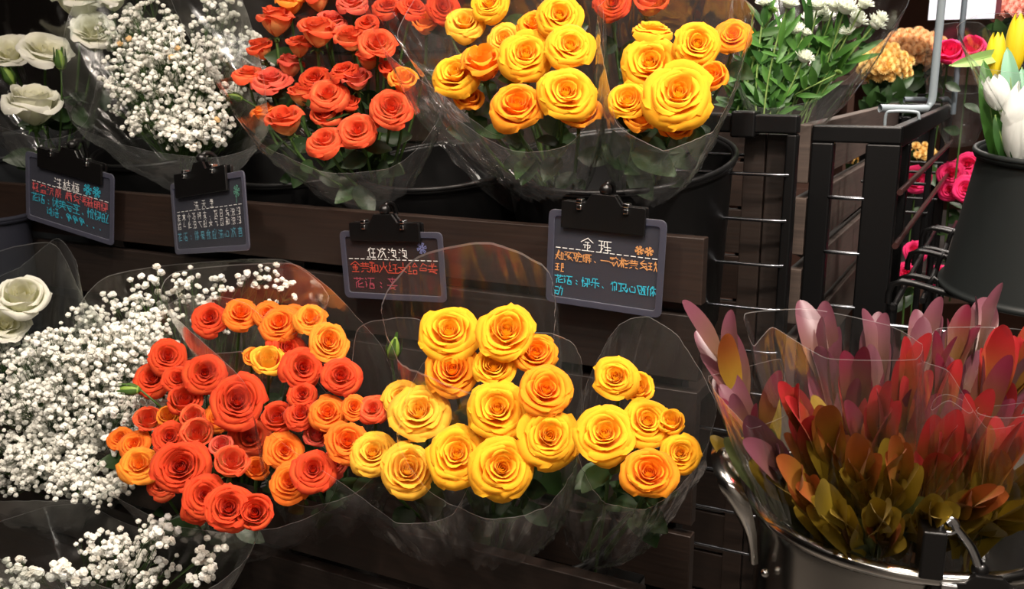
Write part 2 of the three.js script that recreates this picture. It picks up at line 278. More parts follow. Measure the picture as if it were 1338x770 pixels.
const LAYERS = {                                            // per ring: petals, waist radius, top radius, height, half angle, lip
  open: [[3, 0.17, 0.21, 0.66, 1.5, 0.2], [3, 0.25, 0.31, 0.68, 1.35, 0.35], [4, 0.34, 0.43, 0.68, 1.15, 0.5], [4, 0.44, 0.57, 0.64, 1.1, 0.75], [5, 0.54, 0.72, 0.56, 1.0, 1.0], [5, 0.62, 0.88, 0.44, 0.98, 1.3]],
  full: [[3, 0.18, 0.20, 0.72, 1.5, 0.15], [4, 0.27, 0.31, 0.74, 1.2, 0.3], [4, 0.37, 0.43, 0.74, 1.15, 0.4], [5, 0.48, 0.57, 0.70, 1.0, 0.6], [5, 0.58, 0.71, 0.62, 1.0, 0.85], [5, 0.66, 0.85, 0.50, 0.98, 1.2]],
  spray: [[3, 0.20, 0.25, 0.66, 1.45, 0.2], [4, 0.31, 0.39, 0.68, 1.2, 0.4], [4, 0.43, 0.57, 0.63, 1.1, 0.75], [5, 0.54, 0.74, 0.54, 1.0, 1.05], [5, 0.62, 0.88, 0.42, 0.95, 1.3]],
  cup: [[3, 0.26, 0.27, 1.22, 1.4, 0.15], [3, 0.38, 0.41, 1.28, 1.25, 0.4], [4, 0.52, 0.57, 1.24, 1.1, 0.8], [5, 0.62, 0.74, 1.08, 1.0, 1.2]],
  ruffled: [[3, 0.22, 0.34, 0.85, 1.3, 0.3], [4, 0.36, 0.56, 0.90, 1.1, 0.5], [5, 0.48, 0.74, 0.88, 1.0, 0.7], [6, 0.56, 0.92, 0.78, 0.9, 1.0]],
};
const protoCache = {};
function bloomParts(form, col, variant) {
  const key = form + col + variant;
  if (protoCache[key]) return protoCache[key];
  const pal = PAL[col], ls = LAYERS[form], petals = [];
  let ph = rr(0, 6), sd = 0;
  ls.forEach(([n, rb, rt, h, half, curl], L) => {
    ph += 0.7 + rr(0, 0.5);
    for (let k = 0; k < n; k++, sd++) {
      const inner = L < 2;
      petals.push(petalGeo({ rb: rb * rr(0.95, 1.05), rt: rt * rr(0.90, 1.08), h: h * rr(0.90, 1.07), half: half * rr(0.92, 1.08), curl: curl * rr(0.7, 1.25), phi: ph + k / n * Math.PI * 2 + rr(-0.22, 0.22), sd: sd * 1.7 + variant * 11, ruffle: form === 'ruffled' ? 0.075 : 0.03, point: rr(0.0, 0.06), nu: inner ? 7 : 8, nv: inner ? 5 : 7 }, pal, L / (ls.length - 1)));
    }
  });
  const heart = heartGeo(form === 'cup' ? 0.24 : 0.17, form === 'cup' ? 1.2 : form === 'ruffled' ? 0.75 : form === 'full' ? 0.70 : 0.65, form === 'full' ? 2.6 : 2.2, pal);
  const cal = [];
  for (let k = 0; k < 5; k++) { const a = k / 5 * 6.283 + variant; cal.push(grid(2, 4, (u, v) => { const w = (u - 0.5) * 0.16 * (1 - v) + 0, r = 0.08 + 0.42 * v, y = -0.08 + 0.10 * Math.sin(v * 2) - 0.02; return V(r * Math.cos(a) - w * Math.sin(a), y - (v ** 3) * 0.12, r * Math.sin(a) + w * Math.cos(a)); })); }
  const hip = new THREE.LatheGeometry([[0.01, -0.26], [0.09, -0.22], [0.13, -0.12], [0.10, -0.02], [0.05, 0.04]].map((p) => new THREE.Vector2(...p)), 10);
  cal.push(hip);
  return protoCache[key] = { petals, heart, calyx: mergeGeometries(cal) };
}
function leafGeo(L, w, bend, fold = 0.25) {
  return grid(4, 8, (uu, v) => { const u = uu * 2 - 1, ww = w * Math.sin(Math.PI * Math.min(1, v * 0.96 + 0.02)) ** 0.8 * (1 - 0.25 * v); return V(u * ww, L * v * (1 - 0.1 * bend * v), fold * Math.abs(u) * ww - bend * L * 0.5 * v * v + 0.04 * ww * Math.sin(v * 14)); });
}
const NARROW = [leafGeo(0.055, 0.006, 0.3), leafGeo(0.07, 0.008, 0.5), leafGeo(0.045, 0.009, 0.2)];
const LEAVES = [leafGeo(0.05, 0.016, 0.35), leafGeo(0.062, 0.019, 0.55), leafGeo(0.044, 0.013, 0.2)];
function placeLeaf(parent, geo, mat, p, dir, face, s = 1, name = 'leaf') {   // world point, growing along dir, face towards face
  const y = dir.clone().normalize(), x = new THREE.Vector3().crossVectors(y, face).normalize(), z = new THREE.Vector3().crossVectors(x, y);
  const m = mesh(name, geo, mat, parent);
  const world = new THREE.Matrix4().makeBasis(x, y, z).scale(V(s, s, s)).setPosition(p);
  parent.updateWorldMatrix(true, false);
  m.matrix.copy(parent.matrixWorld.clone().invert().multiply(world)); m.matrix.decompose(m.position, m.quaternion, m.scale);
  return m;
}
function rose(label, group, P, R, axis, form, col, tie, o = {}) {
  const v = Math.floor(rnd() * 3), parts = bloomParts(form, col, v);
  const t = thing(o.name || 'rose', label, o.category || 'rose', P, group);
  const q = new THREE.Quaternion().setFromUnitVectors(UP, axis), spin = new THREE.Quaternion().setFromAxisAngle(UP, rr(0, 6.28));
  t.quaternion.copy(q).multiply(spin); t.scale.set(R * rr(0.92, 1.05), R * rr(0.9, 1.1), R * rr(0.95, 1.06));
  parts.petals.forEach((g) => mesh('petal', g, M.petal, t));
  mesh('heart', parts.heart, M.petal, t);
  mesh('calyx', parts.calyx, M.calyx, t);
  if (tie) {
    const back = P.clone().addScaledVector(axis, -0.2 * R), end = tie.clone().add(V(rr(-0.02, 0.02), rr(-0.03, 0), rr(-0.02, 0.02)));
    const len = end.distanceTo(back), c1 = back.clone().addScaledVector(axis, -0.35 * len), c2 = end.clone().lerp(back, 0.3);
    const cv = new THREE.CubicBezierCurve3(local(t, back), local(t, c1), local(t, c2), local(t, end));
    const stem = mesh('stem', new THREE.TubeGeometry(cv, 10, 0.0022 / t.scale.x, 6), M.stem, t);
    const n = o.leaves ?? 2;
    for (let k = 0; k < n; k++) {
      const s = rr(0.12, 0.6), p = cv.getPoint(s).applyMatrix4(t.matrixWorld), toEye = EYEP.clone().sub(p).normalize();
      const dir = V(rr(-1, 1), rr(-0.5, 0.6), rr(-0.3, 1)).normalize().addScaledVector(toEye, 0.35).normalize();
      placeLeaf(stem, LEAVES[Math.floor(rnd() * 3)], M.leaf[Math.floor(rnd() * 3)], p, dir, toEye.clone().add(V(rr(-0.6, 0.6), rr(0, 0.8), rr(-0.3, 0.3))), rr(0.7, 1.1));
    }
  }
  return t;
}
// one bunch of roses: rows are [x, y, radius, form, colour, label, tilt option, extra depth]; positions on the photograph's frame, w back in the display's axes
function bunch(group, w0, cy, kw, tie, rows, o = {}) {
  for (const [px, py, pr, form, col, label, lean = 0, dw = 0] of rows) {
    const P = onW(px, py, w0 + kw * (cy - py) / 1000 + dw), s = pxScale(P), R = pr * s * (o.size || 1) * (form === 'cup' ? 1.32 : form === 'ruffled' ? 1.1 : form === 'spray' ? 1.2 : 1.14);
    const toCam = EYEP.clone().sub(P).normalize(), rad = P.clone().sub(tie).normalize();
    const jit = form === 'spray' ? 0.26 : form === 'cup' ? 0.2 : 0.14;
    const axis = toCam.multiplyScalar((o.face ?? 0.8) * Math.max(0.25, 1 - 2 * Math.abs(lean))).add(V(rr(-jit, jit), rr(-jit, jit), rr(-jit, jit))).addScaledVector(UP, (o.up ?? 0.25) + Math.abs(lean)).addScaledVector(rad, 0.35).addScaledVector(U, lean * 0.25).normalize();
    P.addScaledVector(axis, form === 'cup' ? -0.6 * R : -0.4 * R);
    rose(label, group, P, R, axis, form, col, tie, o);
  }
}
function bud(parentLabel, group, P, len, axis, tie, category = 'rose bud') {
  const t = thing('rose_bud', parentLabel, category, P, group); t.quaternion.setFromUnitVectors(UP, axis); t.scale.setScalar(len);
  const body = new THREE.LatheGeometry([[0.01, 0], [0.2, 0.12], [0.27, 0.4], [0.18, 0.75], [0.05, 1.0], [0.001, 1.02]].map((p) => new THREE.Vector2(...p)), 12);
  mesh('bud_body', body, M.bud, t);
  for (let k = 0; k < 4; k++) { const a = k / 4 * 6.283; mesh('sepal', grid(3, 6, (u, v) => { const an = a + (u - 0.5) * 1.4 * (1 - v * 0.8), r = 0.02 + 0.29 * Math.sin(Math.min(1, v * 1.4 + 0.05) * 2.2) ** 0.8 + 0.02; return V(r * Math.cos(an), v * 1.1, r * Math.sin(an)); }), M.calyx, t); }
  if (tie) { const e = local(t, tie); mesh('stem', new THREE.TubeGeometry(new THREE.QuadraticBezierCurve3(V(0, 0, 0), V(0, -1.2, 0), e), 10, 0.0016 / len, 5), M.stem, t); }
  return t;
}
M.bud = std(0x7d9a3e, 0.6);

// ---------------------------------------------------------------- clear film sleeves: a sheet from the tie up to a mouth seen at those points
function sleeve(label, tie, tieR, ring, o = {}) {
  const t = thing('cellophane_sleeve', label, 'wrapping', tie, o.group);
  const pts = ring.map(([px, py, w]) => onW(px, py, w));
  const curve = new THREE.CatmullRomCurve3(pts, true, 'catmullrom', o.round ?? 0.35);
  const cen = pts.reduce((a, p) => a.add(p), V(0, 0, 0)).divideScalar(pts.length), axis = cen.clone().sub(tie).normalize();
  const amp = o.amp ?? 0.008, sd = rr(0, 90), n = o.n ?? 120, m = o.m ?? 40, bulge = o.bulge ?? 0.12;
  const mouth = (s) => curve.getPoint(((s % 1) + 1) % 1);
  const f = (s, v) => {
    const top = mouth(s), d = top.clone().sub(cen); d.addScaledVector(axis, -d.dot(axis)).normalize();
    const low = tie.clone().addScaledVector(d, tieR), mid = low.clone().lerp(top, 0.5).addScaledVector(d, bulge * low.distanceTo(top));
    const p = low.clone().multiplyScalar((1 - v) ** 2).addScaledVector(mid, 2 * v * (1 - v)).addScaledVector(top, v * v);
    const a = s * Math.PI * 2, nx = Math.cos(a), ny = Math.sin(a);
    const fold = (1 - Math.abs(noise.noise(nx * 3.2 + sd, ny * 3.2, v * 1.1))) ** 3 - 0.5 + 0.6 * noise.noise(nx * 7 + sd, ny * 7, v * 3.5) + 0.45 * (1 - Math.abs(noise.noise(nx * 13 + sd, ny * 13, v * 5))) ** 4 + 0.2 * noise.noise(nx * 24 + sd, ny * 24, v * 14);
    return p.addScaledVector(d, amp * fold * (0.22 * v + Math.sin(Math.min(1, v) * Math.PI) ** 0.8) - 0).sub(tie);
  };
  const [s0, s1] = o.part || [0, 1];
  mesh('film', grid(n, m, (s, v) => f(s0 + (s1 - s0) * s, v)), o.mat || M.film, t);
  if (o.hem !== false) mesh('hem', grid(n, 1, (s, v) => f(s0 + (s1 - s0) * s, 1 - (o.hem ?? 0.004) * v).addScaledVector(axis, 0.0004)), M.filmEdge, t);
  return t;
}

// ---------------------------------------------------------------- baby's breath
const FLORETS = [0, 1, 2].map((k) => {
  const g = new THREE.IcosahedronGeometry(1, 2), p = g.attributes.position, q = V(0, 0, 0);
  for (let i = 0; i < p.count; i++) { q.fromBufferAttribute(p, i); const b = 1 + 0.30 * noise.noise(q.x * 2.6 + k * 9, q.y * 2.6, q.z * 2.6) + 0.22 * noise.noise(q.x * 6 + k * 9, q.y * 6, q.z * 6); p.setXYZ(i, q.x * b, q.y * b * 0.82, q.z * b); }
  g.computeVertexNormals(); return g;
});
function babysBreath(label, blobs, tie, nParts = 110, o = {}) {
  const t = thing('babys_breath', label, 'flowers', tie, o.group), all = [], stems = [];
  for (const [px, py, rx, ry, w, rw, n, size = 1] of blobs) {
    const c = onW(px, py, w), s = pxScale(c), X = U.clone().multiplyScalar(rx * s / Math.cos(YAW * 0.8)), Y = UP.clone().multiplyScalar(ry * s * 1.02), Z = WV.clone().multiplyScalar(rw);
    let left = n;
    while (left > 0) {
      const a = rr(0, 6.283), z = rr(-1, 1), rad = rnd() ** 0.4, q = Math.sqrt(1 - z * z);
      const node = c.clone().addScaledVector(X, rad * q * Math.cos(a)).addScaledVector(Y, rad * q * Math.sin(a)).addScaledVector(Z, rad * z);
      const inward = tie.clone().sub(node).normalize(), joint = node.clone().addScaledVector(inward, rr(0.015, 0.03)), kN = Math.min(left, 3 + Math.floor(rnd() * 5));
      for (let k = 0; k < kN; k++) {
        const p = node.clone().add(V(rr(-1, 1), rr(-1, 1), rr(-1, 1)).multiplyScalar(0.0115));
        all.push([p, rr(0.0031, 0.0054) * size, joint]);
        stems.push(rodGeo(joint.clone().sub(tie), p.clone().sub(tie), 0.00035, 3));
      }
      const low = joint.clone().lerp(tie, rr(0.35, 0.6)).addScaledVector(V(rr(-1, 1), rr(-1, 1), rr(-1, 1)), 0.012);
      stems.push(rodGeo(low.clone().sub(tie), joint.clone().sub(tie), 0.0005, 3));
      if (rnd() < 0.5) stems.push(rodGeo(V(rr(-0.012, 0.012), 0, rr(-0.012, 0.012)), low.clone().sub(tie), 0.0008, 3));
      left -= kN;
    }
  }
  all.sort((a, b) => b[1] / b[0].distanceTo(EYEP) - a[1] / a[0].distanceTo(EYEP));
  const inst = [[], [], []];
  const pick = Math.max(1, Math.floor(all.length / 3 / nParts));
  let made = 0;
  all.forEach(([p, r, j], i) => {
    const dir = p.clone().sub(j).normalize(), q = new THREE.Quaternion().setFromUnitVectors(UP, dir), k = Math.floor(rnd() * 3);
    if (made < nParts) { const f = mesh('floret', FLORETS[k], o.tan && rnd() < o.tan ? M.tanFloret : M.floret[k], t); f.position.copy(p).sub(tie); f.quaternion.copy(q); f.scale.setScalar(r); made++; }
    else inst[k].push(new THREE.Matrix4().compose(p.clone().sub(tie), q, V(r, r, r)));
  });
  const rest = inst.flat();
  if (rest.length) { const im = new THREE.InstancedMesh(FLORETS[0], M.floret[0], rest.length); rest.forEach((m, i) => im.setMatrixAt(i, m)); im.name = 'small_florets'; im.castShadow = im.receiveShadow = true; stuff(im); t.add(im); }
  stuff(mesh('stems', mergeGeometries(stems), M.stem, t));
  return t;
}

// ---------------------------------------------------------------- buckets
function bucket(label, px, py, w, r, h, tilt, o = {}) {     // px, py: the middle of the rim
  const c = onW(px, py, w), t = thing('bucket', label, 'bucket', c, o.group), b = o.taper ?? 0.86, th = 0.003;
  const prof = [[0.001, -h + th], [r * b - th, -h + th], [r - th, -0.004], [r - th * 0.5, 0], [r + 0.004, 0.001], [r + 0.006, -0.003], [r + 0.004, -0.008], [r, -0.009], [r * b, -h], [0.001, -h]];
  if (o.baseRing) prof.splice(8, 1, [r * b, -h + 0.012], [r * b + 0.006, -h + 0.009], [r * b + 0.007, -h + 0.003], [r * b + 0.002, -h]);
  t.quaternion.setFromAxisAngle(U, tilt);
  const body = prof.map((p) => new THREE.Vector2(...p));
  mesh('body', new THREE.LatheGeometry(body, 64), o.mat || M.blackPlastic, t);
  mesh('rim', new THREE.TorusGeometry(r + 0.003, 0.004, 8, 64).rotateX(Math.PI / 2), o.rimMat || o.mat || M.blackPlastic, t);
  return t;
}

// ---------------------------------------------------------------- buckets of the two tiers
const RB = 0.13;
bucket('black plastic bucket holding the two topmost yellow rose bunches beside the wire rack', 808, 206, 1.245, 0.155, 0.24, 0.2);
bucket('black plastic bucket under the coral and leftmost upper yellow roses', 580, 214, 1.225, 0.125, 0.24, 0.2);
bucket('black plastic bucket under the coral roses above the reddish-clipped sign', 405, 208, 1.235, 0.14, 0.24, 0.2);
bucket('black plastic bucket under the upper baby\'s breath behind the narrow sign', 225, 190, 1.225, 0.13, 0.24, 0.2);
bucket('dark grey bucket under the white lisianthus at the left edge', 28, 186, 1.225, 0.135, 0.26, 0.18, { mat: M.greyPlastic });
bucket('tall dark navy vase bucket below the leftmost sign at the left edge', -26, 282, 1.0, 0.075, 0.52, 0.02, { mat: M.navy });
bucket('black plastic bucket holding the lower right yellow roses', 690, 690, 1.0, 0.108, 0.22, 0.05);
bucket('black plastic bucket under the two-tone orange spray roses', 392, 668, 1.0, 0.115, 0.22, 0.05);
bucket('black plastic bucket under the lower baby\'s breath', 110, 640, 1.0, 0.13, 0.22, 0.05);

// ---------------------------------------------------------------- lower tier: orange spray roses, front bunch
const TA = onW(300, 715, 0.985), TB = onW(440, 705, 0.985), TC = onW(640, 720, 0.985), TL = onW(600, 725, 0.985), TR = onW(775, 715, 0.985);
bunch('orange and red spray roses of the lower tier', 0.83, 560, 0.42, TA, [
  [274, 415, 21, 'spray', 'red', 'red-orange rose at the top left corner of the lower orange roses', 0, 0.03],
  [315, 408, 22, 'spray', 'orange', 'orange rose topmost in the lower orange bunch, beside the dark leaves', 0, 0.03],
  [349, 410, 16, 'spray', 'orange', 'small orange rose tucked between two larger ones in the top row', 0, 0.04],
  [365, 422, 23, 'spray', 'orange', 'orange rose in the middle of the top row, overlapping its small neighbour', 0, 0.02],
  [382, 411, 16, 'spray', 'orange', 'small orange rose half hidden at the top, behind the amber one', 0, 0.05],
  [406, 416, 20, 'spray', 'amber', 'amber orange rose second from the right end of the top row', 0, 0.03],
  [430, 446, 26, 'full', 'amber', 'large amber yellow rose at the upper right of the lower orange roses', 0, 0.02],
  [351, 474, 21, 'cup', 'pale', 'single pale yellow half-open rose amid the red-orange roses', 0.1, 0.01],
  [330, 470, 13, 'cup', 'amber', 'small yellowish half-open rose just left of the pale yellow one', 0.1, 0.03],
  [377, 455, 24, 'spray', 'red', 'deep red rose behind the film, below the middle of the top row', 0, 0.03],
  [396, 481, 25, 'spray', 'red', 'red-orange rose right of the single pale yellow rose'],
  [445, 492, 22, 'spray', 'red', 'red rose under the large amber yellow rose'],
  [219, 465, 22, 'spray', 'red', 'red rose at the upper left, above the round green bud'],
  [199, 494, 20, 'spray', 'red', 'red rose at the left next to the green bud beside it'],
  [233, 494, 18, 'spray', 'red', 'small red rose in the second row from the left, below the upper left red one'],
  [268, 487, 24, 'spray', 'red', 'red-orange rose left above the big red rose, edged pink'],
  [311, 523, 35, 'full', 'red', 'biggest red-orange rose, in the centre of the lower spray roses', 0, -0.02],
  [241, 525, 20, 'cup', 'red', 'red half-open rose left of the biggest red-orange rose', 0.1],
  [284, 546, 18, 'spray', 'orange', 'orange rose half hidden under the biggest red-orange rose', 0, 0.03],
  [194, 551, 17, 'cup', 'coral', 'coral orange rose above the light orange roses at the left edge', 0.1],
  [220, 545, 13, 'cup', 'amber', 'tiny amber rose squeezed between coral and red roses at the left', 0.1, 0.01],
  [253, 549, 16, 'cup', 'coral', 'small coral cup-shaped rose below the half-open red one', 0.2, -0.01],
  [175, 581, 18, 'spray', 'orange', 'light orange rose in the middle of the left edge cluster', 0.05, -0.01],
  [157, 572, 15, 'spray', 'orange', 'leftmost orange rose of the whole lower bunch'],
  [182, 607, 23, 'spray', 'amber', 'pale orange rose lowest in the left edge cluster', 0, -0.02],
  [222, 571, 20, 'spray', 'red', 'red rose directly above the large front red-orange rose', 0, -0.02],
  [257, 570, 21, 'cup', 'coral', 'pinkish coral rose seen from its side, above the large front one', 0.25, -0.02],
  [236, 610, 33, 'full', 'red', 'large flat red-orange rose at the lower left front', 0, -0.05],
  [290, 584, 14, 'cup', 'rosy', 'small rosy pink rose stacked over a coral cup, centre front', 0.2, -0.02],
  [302, 609, 22, 'cup', 'coral', 'coral cup rose seen from its side in the centre front', 0.25, -0.03],
  [327, 572, 27, 'spray', 'coral', 'dull coral rose veiled by film below the biggest red-orange rose', 0, 0.02],
  [267, 647, 25, 'spray', 'red', 'red-orange rose just under the large flat one, above the lowest pair', 0, -0.05],
  [299, 664, 30, 'full', 'red', 'large red-orange rose at the bottom, middle of the lowest three', 0, -0.07],
  [333, 671, 22, 'cup', 'red', 'dark red rose at the very bottom right of the spray roses', 0.1, -0.05],
  [211, 634, 18, 'spray', 'coral', 'dim coral rose behind film at the lower left underside', 0, 0.01],
  [256, 668, 16, 'spray', 'red', 'red rose half hidden at the bottom, left of the lowest large one', 0, -0.03],
  [335, 614, 15, 'cup', 'orange', 'small orange rose in shadow right of the coral cup', 0.2, 0.01],
], { leaves: 1 });
bunch('orange and red spray roses of the lower tier', 0.82, 580, 0.42, TB, [
  [363, 547, 20, 'cup', 'red', 'red half-open rose right of the biggest red-orange rose', 0.1],
  [393, 541, 20, 'spray', 'red', 'red rose in the middle right, touching a round orange one'],
  [395, 515, 17, 'spray', 'red', 'dark red rose above two red ones, middle right'],
  [428, 540, 22, 'spray', 'orange', 'round orange rose in the middle right of the lower spray roses'],
  [463, 532, 15, 'spray', 'orange', 'small orange rose between round orange and red at the right side'],
  [487, 534, 17, 'spray', 'coral', 'coral rose at the right side next to pale yellow roses', 0, 0.01],
  [414, 570, 16, 'cup', 'rosy', 'pinkish orange rose behind film below the round orange one', 0.1, 0.02],
  [372, 589, 23, 'spray', 'orange', 'orange rose lower middle, left above a dark red one'],
  [409, 613, 25, 'spray', 'red', 'crimson red rose lowest in the right half of the spray roses', 0, -0.02],
  [379, 630, 25, 'spray', 'orange', 'orange rose at the bottom edge beside the crimson one', 0, -0.01],
  [454, 577, 27, 'full', 'orange', 'large soft orange rose touching the paler yellow roses', 0, -0.01],
  [437, 604, 17, 'spray', 'rosy', 'dim rosy rose under the large soft orange one', 0, 0.02],
], { leaves: 1 });
// yellow roses of the lower tier
bunch('yellow roses of the lower tier', 0.86, 480, 0.3, TC, [
  [587, 433, 36, 'open', 'yellow', 'yellow rose at the top left of the back row behind film'],
  [662, 432, 38, 'full', 'yellow', 'yellow rose at the top middle of the back row behind film'],
  [591, 483, 36, 'full', 'gold', 'golden rose second in the left column, below the top left one'],
  [645, 478, 28, 'full', 'yellow', 'smaller yellow rose between two golden ones in the second row'],
  [700, 461, 27, 'full', 'gold', 'dim golden rose behind film at the right end of the second row', 0, 0.02],
], { leaves: 2 });
bunch('yellow roses of the lower tier', 0.82, 560, 0.3, TC, [
  [650, 534, 40, 'open', 'yellow', 'wide open yellow rose in the centre of the lower yellow roses'],
  [713, 509, 36, 'open', 'gold', 'golden rose right above the rightmost one in the middle sleeve'],
  [718, 570, 38, 'open', 'yellow', 'yellow rose rightmost in the middle sleeve, low front'],
  [597, 593, 40, 'open', 'yellow', 'wide yellow rose left in the front row of the middle sleeve', 0, -0.01],
  [656, 612, 40, 'open', 'yellow', 'yellow rose lowest in the middle sleeve, its spiral facing out', 0, -0.02],
], { leaves: 3 });
bunch('yellow roses of the lower tier', 0.82, 570, 0.3, TL, [
  [547, 537, 37, 'open', 'pale', 'pale yellow rose topmost of the left sleeve beside the orange ones'],
  [487, 591, 31, 'open', 'pale', 'pale yellow rose leftmost, next to the soft orange one', 0.05],
  [533, 614, 34, 'full', 'pale', 'pale yellow rose lowest of the left sleeve, edged pink', 0, -0.01],
  [524, 519, 22, 'spray', 'pale', 'small pale yellow rose behind the topmost of the left sleeve', 0, 0.03],
], { leaves: 2 });
bunch('yellow roses of the lower tier', 0.81, 555, 0.3, TR, [
  [804, 493, 27, 'open', 'yellow', 'small yellow rose topmost in the right sleeve'],
  [832, 508, 20, 'cup', 'yellow', 'half-hidden yellow rose behind the topmost of the right sleeve', 0.1, 0.02],
  [790, 566, 39, 'open', 'yellow', 'largest yellow rose, leftmost in the right sleeve', 0, -0.02],
  [846, 550, 32, 'open', 'yellow', 'yellow rose in the middle of the right sleeve'],
  [877, 555, 16, 'cup', 'yellow', 'side-turned yellow rose peeking out right of the middle one', 0.2, 0.01],
  [889, 592, 25, 'open', 'yellow', 'small round yellow rose rightmost in the right sleeve'],
  [848, 618, 34, 'full', 'gold', 'golden rose lowest in the right sleeve, its side in shadow', 0.05, -0.02],
], { leaves: 3 });
bud('round green rosebud sticking out left of the red roses', null, onW(184, 510, 0.83), 0.026, V(-0.95, 0.1, 0.1).normalize(), TA);
bud('pale green rosebud behind film above the pale yellow roses', null, onW(512, 470, 0.9), 0.03, V(0.2, 0.95, 0.2).normalize(), TL);

// ---------------------------------------------------------------- upper tier
const TK = onW(490, 262, 1.17), TY = onW(735, 262, 1.17), TZ = onW(838, 255, 1.17);
bunch('coral spray roses of the upper tier', 1.10, 110, 0.35, TK, [
  [361, 30, 23, 'cup', 'coral', 'coral rose seen from its side at the upper left of the coral roses', 0.35],
  [380, 7, 18, 'cup', 'amber', 'peach coloured rose cut by the top edge above the coral ones', 0.2, 0.02],
  [415, 45, 23, 'cup', 'coral', 'coral rose with creamy outer petals, third from the left near the top', 0.35],
  [391, 63, 16, 'cup', 'coral', 'small coral rose left below the creamy-sided one', 0.2, 0.01],
  [342, 67, 16, 'cup', 'coral', 'small coral rose in the left column, second from the top', 0.2, 0.01],
  [325, 94, 19, 'spray', 'coral', 'leftmost coral rose beside the upper baby\'s breath', 0.1],
  [354, 103, 25, 'spray', 'rosy', 'rosy coral rose veiled by film in the left column', 0, 0.01],
  [379, 89, 17, 'cup', 'rosy', 'dim rosy rose between the left column and the middle', 0.2, 0.03],
  [459, 52, 20, 'cup', 'coral', 'coral rose in the upper middle, left of a large flat one', 0.25],
  [480, 29, 15, 'spray', 'red', 'small red rose above the large flat coral one'],
  [494, 56, 24, 'full', 'coral', 'large flat coral rose in the upper right of the coral roses', 0, -0.01],
  [433, 25, 20, 'spray', 'rosy', 'pinkish rose behind film near the top edge middle', 0, 0.03],
  [449, 91, 17, 'spray', 'red', 'red rose in the middle, its spiral facing down left'],
  [411, 101, 18, 'spray', 'red', 'dark red rose above the central coral one', 0, 0.02],
  [428, 121, 24, 'spray', 'coral', 'central coral rose with a creamy right side', 0.1, -0.01],
  [395, 125, 18, 'cup', 'coral', 'shaded coral rose left of the central one', 0.2, 0.02],
  [466, 105, 18, 'cup', 'rosy', 'rosy side-turned rose right of the central coral one', 0.2, 0.01],
  [482, 80, 16, 'cup', 'coral', 'shaded coral rose under the large flat one', 0.2, 0.02],
  [510, 94, 15, 'cup', 'red', 'dark red sliver of a rose behind the film edge', 0.1, 0.02],
  [511, 141, 28, 'full', 'coral', 'large coral rose lowest at the right of the coral roses', 0, -0.01],
  [527, 108, 18, 'cup', 'amber', 'orange rose under the neighbouring film, right end of the coral roses', 0.1, 0.01],
  [374, 160, 24, 'cup', 'coral', 'coral rose with creamy base at the lower left', 0.35, -0.02],
  [346, 151, 14, 'cup', 'orange', 'small dim orange rose at the lower left end under film', 0.2, 0.02],
  [425, 184, 25, 'spray', 'coral', 'lowest coral rose of the upper tier', 0, -0.03],
  [467, 169, 24, 'spray', 'coral', 'coral rose with orange side, second lowest of the upper tier', 0.05, -0.02],
  [428, 157, 18, 'cup', 'coral', 'half-hidden coral rose above the lowest one', 0.15, 0.01],
  [457, 138, 14, 'cup', 'red', 'small dark red rose in the gap above the second lowest', 0.1, 0.02],
  [415, 2, 18, 'cup', 'coral', 'coral rose cut by the top edge, left of middle', 0.2, 0.03],
  [460, 2, 18, 'spray', 'rosy', 'rosy rose cut by the top edge in the middle', 0, 0.03],
  [506, 8, 18, 'spray', 'red', 'red rose at the top edge above the flat coral one', 0, 0.03],
  [540, 10, 19, 'spray', 'red', 'red-orange rose at the top edge behind the yellow sleeve', 0, 0.03],
  [556, 34, 17, 'cup', 'orange', 'orange rose behind film between the coral and yellow roses', 0.1, 0.04],
], { leaves: 2, up: 0.5, face: 0.6 });
bunch('yellow roses of the upper tier', 1.08, 100, 0.3, TY, [
  [595, 96, 32, 'open', 'yellow', 'yellow rose leftmost of the upper tier yellow roses', -0.05],
  [632, 88, 26, 'cup', 'gold', 'orange-yellow rose seen from its side, second from the left', 0.2, 0.01],
  [612, 132, 18, 'cup', 'gold', 'shaded golden rose below the leftmost upper yellow one', 0.1, 0.03],
  [607, 29, 25, 'open', 'pale', 'pale yellow rose veiled by film above the leftmost', 0, 0.03],
  [640, 4, 22, 'open', 'yellow', 'yellow rose cut by the top edge above the pale one', 0, 0.03],
  [658, 50, 20, 'spray', 'pale', 'dim pale yellow rose behind film in the upper middle', 0, 0.04],
  [580, 8, 20, 'spray', 'red', 'red-orange rose at the top edge over the leftmost upper yellow one', 0, 0.05],
  [687, 71, 31, 'open', 'yellow', 'bright yellow rose in the middle of the left upper sleeve', 0, -0.01],
  [731, 20, 28, 'open', 'yellow', 'bright orange-yellow rose near the top edge, left upper sleeve'],
  [745, 59, 30, 'open', 'yellow', 'yellow rose below the one at the top edge, right side of the left sleeve', 0, -0.01],
  [675, 139, 34, 'full', 'gold', 'golden ruffled rose lowest at the left of the left upper sleeve', 0.1, -0.03],
  [740, 120, 36, 'open', 'yellow', 'large yellow rose low right in the left upper sleeve', 0, -0.02],
  [757, 150, 25, 'cup', 'gold', 'orange shaded rose tucked under the large low one', 0.25, 0.01],
  [697, 30, 22, 'spray', 'gold', 'golden rose half hidden behind film near the top', 0, 0.03],
], { leaves: 3 });
